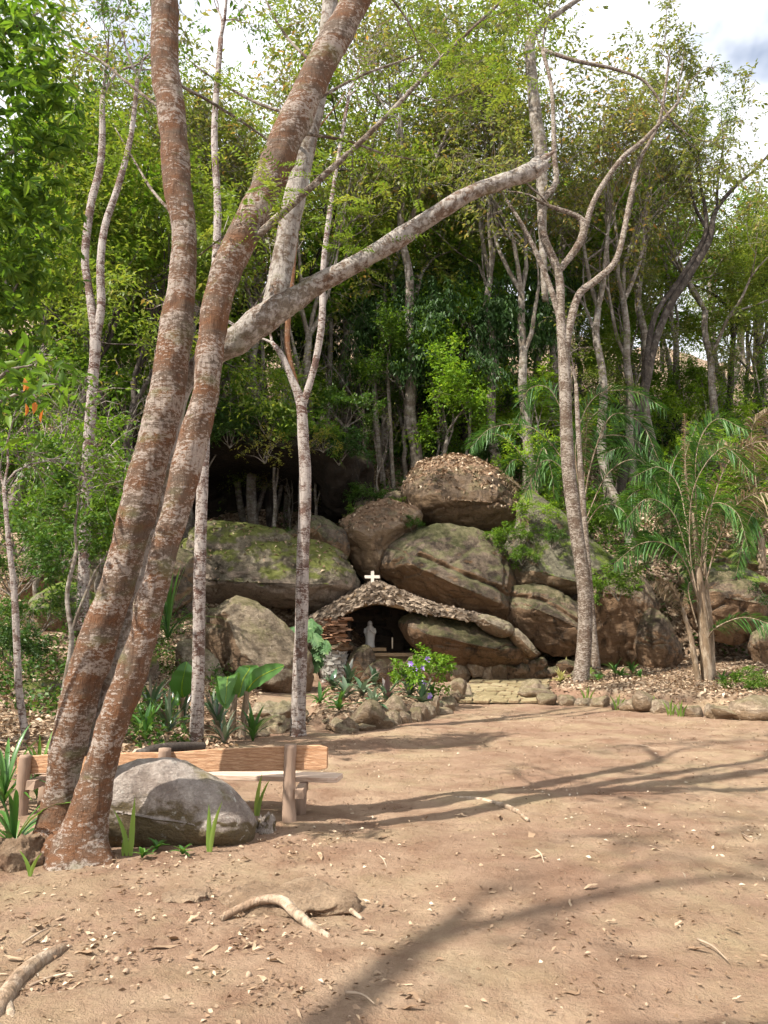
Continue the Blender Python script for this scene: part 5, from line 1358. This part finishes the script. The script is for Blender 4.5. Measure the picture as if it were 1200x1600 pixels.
# banana plants
def banana(label, px, py, Y, leaf_list, stalks):
    b = onground(px, Y, py)
    t = thing('banana_plant', label, 'plant', b)
    for s in stalks:
        mb = MB(); px_tube(mb, [(x, y, Y, r) for x, y, r in s], 10, None, .04); mb.build('stalk', M['bark_palm'], t)
    for pts, w, side in leaf_list:
        Q = [np.array(at(x, y, Y + dy)) for x, y, dy in pts]
        C = catmull(Q, 16)
        k = mpp(1060, Y)
        W_ = [w * k * (.12 + math.sin(math.pi * min(1, s ** .8)) ** .7) * (1 + .06 * random.uniform(-1, 1)) for s in np.linspace(.0, 1, 16)]
        mb = MB(); mb.strip(C, W_, side, .22); lf = mb.build('leaf', M['banana'], t)
        mr = MB(); mr.tube(C, np.linspace(.018, .004, 16), 5); mr.build('midrib', M['leaf_lime'], lf)
    return t
banana('banana plant with a raised bright leaf in front of the pale boulder', 372, 1160, 12.6,
       [([(385, 1080, 0), (400, 1062, -.1), (420, 1050, -.2), (444, 1040, -.3)], 13, (.3, 0, 1)), ([(366, 1092, 0), (358, 1072, -.1), (356, 1058, -.2), (352, 1100, -.5)], 17, (1, .2, .2)), ([(372, 1090, 0), (380, 1062, .1), (390, 1045, .2), (384, 1040, .5)], 15, (1, .2, 0)), ([(366, 1090, 0), (352, 1080, -.2), (349, 1095, -.4), (354, 1108, -.5)], 14, (.6, .8, 0))],
       [[(362, 1175, 7), (363, 1130, 6), (367, 1085, 4)], [(374, 1175, 7), (380, 1130, 6), (386, 1080, 4)]])
banana('banana plant with one broad leaf left of the white slender tree', 284, 1160, 12.8, [([(286, 1090, 0), (284, 1075, -.1), (287, 1055, -.15), (292, 1034, -.1)], 17, (1, .2, .0)), ([(283, 1100, 0), (275, 1090, -.2), (268, 1096, -.35), (262, 1110, -.45)], 9, (.3, .9, .3))], [[(282, 1175, 6), (282, 1130, 5), (284, 1090, 4)]])
# philodendron beside the grotto wall
b = at(485, 1050, 21.8)
ph = thing('philodendron', 'lobed grey green climbing plant between slender tree and grotto wall', 'plant', b)
mb = MB(); px_tube(mb, [(502, 1060, 21.8, 3), (492, 1025, 21.8, 3), (484, 1000, 21.8, 3), (480, 970, 21.9, 3)], 7); mb.build('stem', M['bark_palm'], ph)
for k in range(22):
    x, y = random.choice([(455, 975), (448, 985), (470, 970), (485, 980), (495, 990), (500, 1010), (492, 1000), (480, 1000), (486, 965), (505, 1002), (490, 1030), (460, 985)])
    c = np.array(at(x + random.uniform(-6, 6), y + random.uniform(-8, 6), 21.6 + random.uniform(-.4, .3)))
    d = np.array([random.uniform(-.6, .7), -.5, -.8]); d /= np.linalg.norm(d)
    L = random.uniform(.35, .55)
    mb = MB()
    sd = np.cross(d, [0, -1, .3]); sd /= np.linalg.norm(sd)
    mb.strip([c, c + d * L * .5, c + d * L], [.02, .045, .01], sd, .2)
    for q_ in range(6):
        f_ = .08 + q_ * .16
        for sg in (-1, 1):
            dd_ = sd * sg * .9 + d * .55 + RNG.normal(0, .06, 3)
            l_ = L * .42 * math.sin(math.pi * (.2 + .75 * f_)) * random.uniform(.85, 1.1)
            p_ = c + d * L * f_
            mb.strip([p_, p_ + dd_ * l_ * .5, p_ + dd_ * l_ + np.array([0, 0, -.03])], [.025, .034, .006], d, .15)
    mb.build('leaf', M['philodendron'], ph)
# purple flowering bush
b = gnd(662, 1092)
fb = thing('flowering_bush', 'green bush with purple and white flowers at the end of the stone bed', 'bush', b)
mb = MB(); tips = []
for k in range(9):
    a = k * .75
    grow(mb, tips, np.array(b), (math.cos(a) * .42, math.sin(a) * .42, 1), .5, .014, 1, 3, .5, 2, 5, 0, .05)
mb.build('stem', M['bark_grey'], fb)
V, Fc, lr = crown_from(tips, 15, .26, .11, .5, .1, .9, True)
mk('crown', V, Fc, M['leaf_bright'], fb, smooth=False, lr=lr)
for (x, y) in ((641, 1037), (661, 1043), (655, 1055), (662, 1067), (658, 1060), (671, 1087), (668, 1030), (648, 1045)):
    p = np.array(at(x, y, b.y - .35)); mb = MB()
    for k in range(6):
        a = k * 1.05
        d = np.array([math.cos(a), -.35, math.sin(a)])
        mb.strip([p, p + d * .04, p + d * .075 + (0, 0, -.005)], [.012, .034, .008], np.cross(d, [0, 1, 0]), .2, lr=random.random())
    mb.build('flower', M['flower'], fb)
# variegated shrubs in right bed
rosette('variegated_plant', 'cream variegated plant left of the mottled tree base', 876, 1068, M['variegated'], 34, .42, .035, 'plant', .7, None, 1.0)
rosette('variegated_plant', 'smaller cream variegated plant behind the first beside the mottled tree', 886, 1052, M['variegated'], 22, .4, .03, 'plant', .6, None, 1.1)
for i, (x, y, L) in enumerate(((970, 1060, .45), (962, 1056, .6), (988, 1054, .5), (935, 1066, .35), (1000, 1062, .3), (1130, 1068, .4))):
    rosette('leafy_plant', ['small bright plant in the middle of the right leaf bed', 'green plant behind the thin trunk in the leaf bed', 'leafy plant below the brown rock face', 'small plant right of the mottled tree base', 'tiny plant between the mottled tree and palm', 'small plant right of the palm base'][i], x, y, M['strap'] if i else M['banana'], 14, L, .035, 'plant', .7, None, .9)
p = gnd(80, 1010)
rosette('dry_plant', 'withered grey plant on the litter bank behind the leaning trunks', 85, 1040, M['palm_dry'], 20, .6, .02, 'plant', 1.0, None, .9)

# ------------------------------------------------------------------ bench
B0, B1 = at(512, 1168, 7.1), at(28, 1183, 7.6)
bp = gnd(453, 1291)
bench = thing('bench', 'rustic plank bench on round posts behind the grey boulder', 'bench', bp)
ax = (B1 - B0); ax.z = 0; axn = ax.normalized(); nrm = Vector((axn.y, -axn.x, 0))
if nrm.y < 0: nrm = -nrm
Rm = np.array([axn[:], nrm[:], (0, 0, 1)]).T
def plank(name, p0, p1, th, h0, h1, mat, parent, flat=False, seed=0):
    n = 40
    V = []
    for i in range(n + 1):
        t = i / n
        c = p0.lerp(p1, t)
        h = h0 + (h1 - h0) * t
        wob = .006 * math.sin(t * 9 + seed) + .004 * math.sin(t * 23 + seed * 2)
        if i == 0: h *= .82
        for (a, b) in ((-1, -1), (1, -1), (1, 1), (-1, 1)):
            if flat: q = c + nrm * (a * h / 2 + wob) + Vector((0, 0, b * th / 2))
            else: q = c + nrm * (a * th / 2) + Vector((0, 0, b * h / 2 + wob))
            V.append(q[:])
    Fc = [[i * 4 + k, i * 4 + (k + 1) % 4, (i + 1) * 4 + (k + 1) % 4, (i + 1) * 4 + k] for i in range(n) for k in range(4)] + [[3, 2, 1, 0], [n * 4 + k for k in range(4)]]
    o = mk(name, V, Fc, mat, parent, smooth=False)
    bv = o.modifiers.new('bevel', 'BEVEL'); bv.width = .006; bv.segments = 2; bv.limit_method = 'ANGLE'
    return o
k = mpp(1185, 7.1)
plank('backrest', at(512, 1184, 7.1), at(28, 1196, 7.6), .045, 38 * k, 28 * k, M['plank'], bench)
sp0, sp1 = at(527, 1219, 7.35), at(40, 1226, 7.85)
sp1.z = sp0.z
plank('seat', sp0 + nrm * .12, sp1 + nrm * .12, .045, .30, .30, M['plank_pale'], bench, True, 2)
for (x, ytop, yb) in ((454, 1163, 1296), (258, 1169, 1296), (40, 1180, 1290)):
    f = (512 - x) / 484
    Yp = 7.1 + .5 * f - .07
    top = at(x, ytop, Yp)
    g0 = hz(top.x, top.y)
    mb = MB()
    mb.tube(catmull([(top.x + .004, top.y, g0 - .08), (top.x - .006, top.y, (g0 + top.z) / 2), (top.x, top.y, top.z)], 22), np.linspace(.062, .054, 22), 14, .12, 6.0)
    mb.build('post', M['wood_post'], bench)
    q = Vector((top.x + .06, top.y + .33, 0))
    mb = MB(); mb.tube([(q.x, q.y, hz(q.x, q.y) - .06), (q.x, q.y, sp0.z - .1)], [.058, .055], 12, .1, 6); mb.build('leg', M['wood_post'], bench)
    mb = MB(); mb.box(((top.x + q.x) / 2 + .06, (top.y + q.y) / 2, sp0.z - .065), .075, .45, .08, jit=.02); mb.build('bracket', M['wood_post'], bench, smooth=False)
# log lying behind the bench
mb = MB(); px_tube(mb, [(215, 1178, 8.7, 7), (250, 1170, 8.9, 8), (290, 1167, 9.1, 8), (318, 1166, 9.3, 6)], 12, 40, .1, 5)
lg = thing('log', 'dark log lying on the ground behind the bench', 'log', at(250, 1180, 8.9)); mb.build('wood', M['bark_dark'], lg)

# ------------------------------------------------------------------ roots, leaves and twigs on the ground
def root(label, pts):
    Q = []
    for (x, y, r, lift) in pts:
        g = gnd(x, y); kk = mpp(y, g.y); Q.append((g.x, g.y, g.z + lift * kk, r * kk))
    C = catmull(Q, 60); mb = MB(); mb.tube(C[:, :3], np.maximum(C[:, 3], .004), 12, .12, 7)
    b = gnd(pts[0][0], pts[0][1])
    t = mk('root', np.vstack(mb.V) - np.array(b), mb.F, M['root'], lr=mb.lr); t.location = b
    return tag(t, label, 'root')
root('pale arched root curving over the half buried flat rock', [(345, 1436, 5, 0), (375, 1430, 6, 9), (410, 1428, 7, 20), (440, 1432, 8, 22), (465, 1445, 8, 14), (490, 1455, 7, 4), (518, 1467, 4, 0)])
root('thick pale root forking out of the dirt at the bottom left corner', [(-30, 1620, 15, 2), (0, 1580, 15, 5), (25, 1540, 14, 5), (60, 1508, 12, 4), (92, 1486, 8, 0), (110, 1478, 4, -3)])
root('thin branch of root at the bottom left corner', [(8, 1562, 9, 3), (14, 1585, 8, 3), (22, 1600, 6, 1), (38, 1592, 4, 0)])
root('thin surface root crossing the middle of the clearing', [(705, 1248, 3, 1), (750, 1252, 4, 2), (800, 1266, 4, 2), (825, 1282, 3, 0)])
root('small root stub beside the half buried rock', [(520, 1412, 4, 0), (545, 1425, 4, 2), (566, 1436, 3, 0)])

DL = []
for s in range(9):
    mb = MB(); rr = random.Random(s)
    n = 6; P = []; cur = rr.uniform(.4, 1.4)
    for i in range(n):
        t = i / (n - 1)
        P.append((t - .5, .06 * math.sin(t * 4 + s), .055 * cur * math.sin(math.pi * t) * rr.choice((1, .5, -.3)) + .02 + .12 * abs(t - .5) * rr.random()))
    mb.strip(P, [.02, rr.uniform(.07, .13), rr.uniform(.12, .2), rr.uniform(.1, .19), .09, .01], (0, 1, 0), rr.choice((.2, .35, .6, -.2, .1)))
    mb.V = [v + np.array([[rr.gauss(0, .02), rr.gauss(0, .025), rr.gauss(0, .03)] for _ in range(len(v))]) for v in mb.V]
    o = mb.build('dry_leaf', M['dry_leaf'])
    for a in o.data.attributes:
        if a.name == 'lr': a.data.foreach_set('value', np.full(len(o.data.polygons), rr.uniform(.25, .95), dtype=np.float32))
    DL.append(o)
DLs = [o.data for o in DL]
for o in DL: bpy.data.objects.remove(o)
spots = []
big_spots = [(250, 1484, 44), (500, 1495, 30), (330, 1488, 34), (430, 1505, 30), (80, 1530, 50), (130, 1492, 40), (455, 1445, 30), (300, 1440, 30), (610, 1420, 22), (685, 1345, 34), (640, 1334, 26), (590, 1345, 24), (1005, 1295, 28), (855, 1222, 20), (720, 1276, 22), (780, 1277, 24), (830, 1308, 26), (1060, 1445, 22), (1020, 1332, 30), (980, 1557, 20), (1095, 1487, 30), (885, 1463, 26), (1145, 1455, 22), (1170, 1315, 34), (650, 1560, 30), (645, 1580, 34), (430, 1560, 20), (440, 1325, 20), (490, 1322, 20), (500, 1340, 30), (385, 1345, 22), (60, 1450, 30), (90, 1420, 26), (180, 1390, 26), (275, 1355, 18), (920, 1388, 26), (840, 1340, 24), (1000, 1498, 26), (890, 1555, 28)]
for (x, y, w) in big_spots: spots.append((x, y, w * 1.15))
for (x, y, w) in ((60, 1470, 30), (20, 1500, 34), (95, 1560, 36), (120, 1545, 24), (150, 1470, 28), (205, 1500, 22), (270, 1470, 30), (300, 1500, 26), (210, 1545, 22), (390, 1480, 30), (360, 1470, 22), (410, 1530, 26), (455, 1528, 24), (540, 1480, 22), (530, 1510, 26), (570, 1460, 22), (150, 1430, 24), (35, 1400, 26), (20, 1440, 24), (245, 1430, 22), (690, 1330, 26), (665, 1350, 22), (725, 1300, 20), (600, 1310, 20), (560, 1330, 24), (520, 1300, 18), (995, 1300, 26), (1090, 1250, 18)):
    spots.append((x, y, w))
while len(spots) < 300:
    y = 1130 + 470 * random.random() ** 1.1
    x = random.uniform(0, 1200)
    if y < 1330 and x < 400: continue
    if x < 560 and y < 1180: continue
    if random.random() > (.9 if x < 650 else .55): continue
    spots.append((x, y, random.uniform(8, 20) * (y - 900) / 520))
for (x, y, w) in spots:
    g = gnd(x, y)
    o = bpy.data.objects.new('dry_leaf', random.choice(DLs))
    COL.objects.link(o)
    k = w * mpp(y, g.y)
    o.location = (g.x, g.y, g.z + .004)
    o.scale = (k, k * random.uniform(.6, 1.1), k)
    o.rotation_euler = (random.gauss(0, .25), random.gauss(0, .2), random.uniform(0, 6.28))
    tag(o, 'curled dry leaf lying on the bare dirt of the clearing', 'leaf', 'dry leaves scattered over the clearing')
TWL = ['pale forked twig on the dirt at the right edge', 'long pale twig on the dirt in the lower right', 'pale twig lying left of the arched root', 'twig near the bench post shadow', 'brown twig in the bottom middle', 'bent twig beside the bottom left root', 'short pale twig in the middle of the clearing', 'thin twig at the far side of the clearing']
for i, (x0, y0, x1, y1) in enumerate(((1160, 1305, 1185, 1328), (1090, 1470, 1138, 1505), (35, 1478, 75, 1455), (590, 1338, 605, 1360), (540, 1556, 585, 1572), (45, 1545, 110, 1525), (838, 1330, 850, 1350), (1000, 1165, 1025, 1172))):
    a, b = gnd(x0, y0), gnd(x1, y1)
    m_ = (a + b) / 2 + Vector((.01, .01, .01))
    t = thing('twig', TWL[i], 'twig', a)
    mb = MB(); mb.tube(catmull([(a.x, a.y, a.z + .008), (m_.x, m_.y, m_.z + .008), (b.x, b.y, b.z + .008)], 12), np.linspace(.008, .003, 12), 6, .1, 20); mb.build('stick', M['twig'], t)
    if i in (0, 5):
        mb = MB(); mb.tube([(m_.x, m_.y, m_.z + .008), (m_.x + .1, m_.y + .05, m_.z + .012)], [.005, .002], 5); mb.build('side_twig', M['twig'], t)

def scatter(label, name, mat, pts, L, Wd, flat=True, upz=0.3, pw=1.0):
    C = np.array(pts); n = len(C)
    A = RNG.normal(0, 1, (n, 3)); A[:, 2] *= upz
    V, Fc, per = leaves(C, A, RNG.uniform(.6, 1.3, n) * L, RNG.uniform(.35, .55, n) * L)
    o = mk(name, V, Fc, mat, None, smooth=False, lr=np.repeat(RNG.random(n) ** pw, per))
    return tag(o, label, kind='stuff')
# leaf litter over bank, bed and slope
x = RNG.uniform(-1, 1, 60000); 
Yr = RNG.uniform(8.5, 25, 60000); Xr = RNG.uniform(-.62, .66, 60000) * Yr
keep = ((Xr < -1.9 - .1 * np.maximum(Yr - 6, 0) - RNG.exponential(.25, 60000) + .35) & (Yr > 8.8)) | (in_poly_dist(Xr, Yr, RIGHT_BED) > .0) | ((in_poly_dist(Xr, Yr, FRONT_BED) > .1) & (RNG.random(60000) < .5))
Xr, Yr = Xr[keep][:22000], Yr[keep][:22000]
scatter('brown leaf litter covering the bank and planting beds', 'leaf_litter', M['dry_leaf'], np.stack([Xr, Yr, hgt(Xr, Yr) + .03 + RNG.random(len(Xr)) * .03], 1), .11, .5)
Yr = RNG.uniform(26, 44, 26000); Xr = RNG.uniform(-.6, .6, 26000) * Yr
scatter('brown leaf litter on the hillside under the trees', 'leaf_litter', M['dry_leaf'], np.stack([Xr, Yr, hgt(Xr, Yr) + .05 + RNG.random(26000) * .06], 1), .2, .5)
Yr = RNG.uniform(26.5, 48, 60000); Xr = RNG.uniform(-.6, .6, 60000) * Yr
cl = np.array([noise.fractal(Vector((a * .35, b * .35, 3)), 1, 2, 3) for a, b in zip(Xr, Yr)])
kp = (cl > -.12)
Xr, Yr = Xr[kp], Yr[kp]
scatter('low green ground cover under the hillside trees', 'ground_cover', M['leaf_cover'], np.stack([Xr, Yr, hgt(Xr, Yr) + RNG.random(len(Xr)) ** 1.5 * .7], 1), .2, .5, upz=.8)
Yr = RNG.uniform(11, 25, 26000); Xr = RNG.uniform(-.62, -.12, 26000) * Yr
cl = np.array([noise.fractal(Vector((a * .55, b * .55, 9)), 1, 2, 3) for a, b in zip(Xr, Yr)])
kp = (cl > .12 - .012 * (Yr - 11)) & (Xr < -2.3 - .1 * (Yr - 6))
Xr, Yr = Xr[kp], Yr[kp]
scatter('low green weeds growing through the litter on the bank', 'ground_cover', M['leaf_cover'], np.stack([Xr, Yr, hgt(Xr, Yr) + .02 + RNG.random(len(Xr)) ** 1.6 * .4], 1), .11, .5, upz=.8)
# tiny debris on the clearing
Yr = RNG.uniform(2.5, 21, 9000); Xr = RNG.uniform(-.55, .55, 9000) * Yr
Xr, Yr = Xr[:5000], Yr[:5000]
for (x, y, nn_, sp_) in ((90, 1540, 90, .22), (150, 1480, 70, .2), (420, 1470, 90, .25), (300, 1430, 60, .25), (470, 1310, 70, .3), (560, 1330, 60, .35), (240, 1360, 80, .25), (690, 1340, 50, .3), (1010, 1300, 40, .3), (860, 1125, 120, .8), (1040, 1130, 140, .9), (640, 1150, 120, .7), (520, 1165, 100, .5), (780, 1120, 80, .6), (1150, 1310, 40, .3), (880, 1460, 40, .25), (430, 1555, 50, .2), (60, 1420, 80, .25)):
    g_ = gnd(x, y)
    Xr = np.r_[Xr, g_.x + RNG.normal(0, sp_, nn_)]; Yr = np.r_[Yr, g_.y + RNG.normal(0, sp_ * .8, nn_)]
scatter('small leaf fragments and chips drifted over the clearing', 'debris', M['dry_leaf'], np.stack([Xr, Yr, hgt(Xr, Yr) + .014], 1), .038, .5, upz=.2, pw=2.0)
mb = MB()
ico = bmesh.new(); bmesh.ops.create_icosphere(ico, subdivisions=1, radius=.5)
iv = np.array([v.co[:] for v in ico.verts]); ifc = [[v.index for v in f.verts] for f in ico.faces]; ico.free()
for k in range(420):
    y_ = 2.6 + 17 * random.random() ** 1.6; x_ = random.uniform(-.55, .55) * y_
    if random.random() < .5: x_ = -abs(x_) * .9
    sz = .008 + .03 * random.random() ** 4
    mb.add(iv * (RNG.uniform(.6, 1.3, 3) * sz) * (1 + RNG.normal(0, .12, iv.shape)) + (x_, y_, hz(x_, y_) + sz * .1), ifc)
tag(mb.build('pebbles', plain('pebble', (.11, .075, .05), (.33, .24, .165), 20)), 'tiny pebbles and clods strewn over the clearing', kind='stuff')
# dry leaves lying on the top boulder and brown boulder
dg = bpy.context.evaluated_depsgraph_get()
for nm, n_, lab in (('top boulder', 3200, 'dry leaves blanketing the top boulder'), ('brown boulder above', 700, 'dry leaves on the brown boulder above the cross'), ('long mossy', 420, 'scattered dry leaves on the long mossy boulder')):
    o = next(q for q in bpy.data.objects if nm in q.get('label', ''))
    me = o.data
    P = np.zeros(len(me.polygons) * 3); N_ = P.copy(); A_ = np.zeros(len(me.polygons))
    me.polygons.foreach_get('center', P); me.polygons.foreach_get('normal', N_); me.polygons.foreach_get('area', A_)
    P, N_ = P.reshape(-1, 3), N_.reshape(-1, 3)
    w = A_ * np.clip((N_[:, 2] - .3) * 2, 0, 1)
    ii = RNG.choice(len(P), n_, p=w / w.sum())
    C = P[ii] + np.array(o.location) + RNG.normal(0, .03, (n_, 3)) + N_[ii] * .02
    A = RNG.normal(0, 1, (n_, 3)); A = A - N_[ii] * (A * N_[ii]).sum(1)[:, None] * .8
    V, Fc, per = leaves(C, A, RNG.uniform(.09, .19, n_), RNG.uniform(.05, .09, n_))
    tag(mk('leaf_litter', V, Fc, M['dry_leaf'], None, False, np.repeat(RNG.random(n_), per)), lab, kind='stuff')

# ------------------------------------------------------------------ foreground foliage at the left edge
def near_branch(label, name, paths, leafc, mat, L, Wd, cat, n=7, palmate=False, rc=.25, bmat='bark_grey', r0=6):
    b = gnd(-120, 1330) if name == 'leafy_tree' else at(*paths[0][0])
    if name != 'leafy_tree': b.z = hz(b.x, b.y)
    t = thing(name, label, cat, b)
    mb = MB(); tips = []
    for pth in paths:
        mb = MB()
        C = px_tube(mb, [(x, y, Y, r0 + (1.5 - r0) * i / (len(pth) - 1)) for i, (x, y, Y) in enumerate(pth)], 8, 30)
        mb.build('branch', M[bmat], t)
    C, A = [], []
    for (x, y, Y, s) in leafc:
        c = np.array(at(x, y, Y))
        for k in range(int(n * s)):
            o = c + RNG.normal(0, rc * s, 3)
            if palmate:
                f = RNG.normal(0, 1, 3); f[2] -= .9; f /= np.linalg.norm(f)
                sd = np.cross(f, [RNG.normal(0, .3), RNG.normal(0, .3), 1.0]); sd /= np.linalg.norm(sd)
                for a in (-1.1, -.55, 0, .55, 1.1):
                    C.append(o); A.append(f * math.cos(a) + sd * math.sin(a))
            else:
                C.append(o); A.append(RNG.normal(0, .8, 3) + np.array([0, 0, -.1]))
    C, A = np.array(C), np.array(A)
    l = L * RNG.uniform(.75, 1.2, len(C))
    V, Fc, per = leaves(C, A, l, l * Wd, True, .15)
    mk('crown', V, Fc, M[mat], t, smooth=False, lr=np.repeat(RNG.random(len(C)), per))
    return t
lt = near_branch('bright green tree with finger leaves hanging into the top left corner', 'leafy_tree', [[(-150, 700, 9.5), (-120, 350, 9.2), (-70, 150, 9), (0, 60, 8.8), (60, 20, 8.7)], [(-130, 400, 9.2), (-60, 300, 9), (0, 250, 8.8), (70, 210, 8.6)], [(-140, 500, 9.3), (-60, 440, 9), (20, 400, 8.8)]],
    [(20, 40, 8.6, 1.0), (60, 90, 8.6, 1), (30, 130, 8.6, 1.2), (80, 160, 8.6, .9), (20, 190, 8.5, 1.2), (70, 230, 8.6, 1), (30, 260, 8.7, 1.2), (15, 320, 8.8, 1.3), (60, 330, 9, 1.0), (20, 380, 9, 1.3), (50, 420, 9.2, 1), (0, 450, 9.2, 1.3), (20, 500, 9.4, 1.2), (-20, 100, 8.6, 1.3), (-30, 250, 8.6, 1.3), (-40, 400, 8.8, 1.3), (0, 0, 8.8, 1.2), (60, 30, 8.9, .8), (10, 540, 9.6, 1)], 'leaf_mid', .175, .33, 'tree', 34, True, .22)
mb = MB(); px_tube(mb, [(-190, 1300, 9.6, 24), (-180, 1000, 9.6, 20), (-160, 750, 9.5, 15), (-120, 380, 9.3, 9)], 12); mb.build('trunk', M['bark_grey'], lt)
near_branch('shrub branch with long glossy leaves and orange withered ones at the left edge', 'glossy_shrub', [[(-140, 900, 5.6), (-90, 740, 5.5), (-30, 650, 5.4), (40, 610, 5.3), (90, 600, 5.2)], [(-60, 690, 5.4), (0, 590, 5.3), (50, 570, 5.2)]],
    [(10, 570, 5.3, .9), (45, 560, 5.2, .9), (70, 600, 5.2, .9), (95, 605, 5.2, .7), (20, 610, 5.3, 1), (50, 625, 5.3, .9), (0, 640, 5.4, 1), (15, 670, 5.4, .8), (-30, 600, 5.4, 1.2)], 'leaf_mid', .15, .34, 'shrub', 14, False, .1, r0=4)
gs = bpy.data.objects['glossy_shrub']
wm = leaf_mat('withered orange leaf', [(0, (.55, .16, .03)), (1, (.7, .3, .06))], .3, (1, .8, .5))
for x, y in ((38, 590), (42, 600), (68, 640), (40, 630), (55, 628)):
    V, Fc, per = leaves(np.array([tuple(at(x, y, 5.2))]), np.array([[.1, -.2, -1]]) + RNG.normal(0, .2, (1, 3)), .1, .04, True)
    mk('withered_leaf', V, Fc, wm, gs, smooth=False, lr=np.repeat(RNG.random(1), 2))

# tree just outside the view whose limbs shade the near dirt
stree = thing('shade_tree', 'tall tree just outside the view whose limbs shade the near dirt', 'tree', (-3.2, .3, 0))
mb = MB(); tips = []
mb.tube(catmull([(-3.2, .3, -.1), (-3.3, .4, 2), (-3.6, .6, 4.5), (-4.15, .85, 7), (-5.0, 1.0, 9.2), (-5.9, 1.0, 11.4)], 40), np.linspace(.2, .08, 40), 14, .08, 3)
mb.tube(catmull([(-5.1, 1.0, 9.6), (-5.9, .7, 11.0), (-5.6, .8, 12.0), (-4.6, 1.2, 12.2), (-3.4, 1.0, 12.6)], 30), np.linspace(.085, .03, 30), 10, .08, 3)
mb.tube(catmull([(-4.5, .9, 8.0), (-4.0, .6, 9.2), (-3.2, .3, 10.2), (-2.2, .3, 11.0)], 30), np.linspace(.06, .02, 30), 10, .08, 3)
mb.build('trunk', M['bark_big'], stree)
mb = MB()
for q, d in (((-3.4, 1.0, 12.6), (1, 0, .4)), ((-2.2, .3, 11.0), (.8, -.2, .5)), ((-5.9, 1.0, 11.4), (0, .4, 1)), ((-4.6, 1.2, 12.2), (.3, .3, .8)), ((-3.2, .3, 10.2), (.2, -.6, .6)), ((-5.6, .8, 12.0), (.4, .5, .6))):
    grow(mb, tips, np.array(q), np.array(d), 1.3, .028, 1, 3, .7, 3, 5, 0, .05)
mb.build('branches', M['bark_dark'], stree)
V, Fc, lr = crown_from(tips, 9, .4, .13, .45, .2)
mk('crown', V, Fc, M['leaf_mid'], stree, smooth=False, lr=lr)

stree.location = (-4.3, -1.2, 0)
by = {}
for o, px in NAMED: by.setdefault(o['label'], []).append((px, o))
ORD = ['leftmost', 'second', 'third', 'fourth', 'fifth', 'sixth', 'seventh', 'eighth', 'ninth', 'tenth', 'eleventh', 'twelfth']
for lab, lst in by.items():
    if len(lst) < 2: 
        del lst[0][1]['group']
        continue
    for i, (px, o) in enumerate(sorted(lst, key=lambda q: q[0])):
        o['label'] = (ORD[i] + (' from left, ' if i else ' ') if i < 12 else 'far right ') + lab

for ks in list(TPL.values()) + list(SH.values()):
    for t in ks: kill(t)
for o in bpy.data.objects:
    if '_o' in o: del o['_o']
    if '_h' in o: del o['_h']
    if '_n' in o and not globals().get('KEEP_N'): del o['_n']
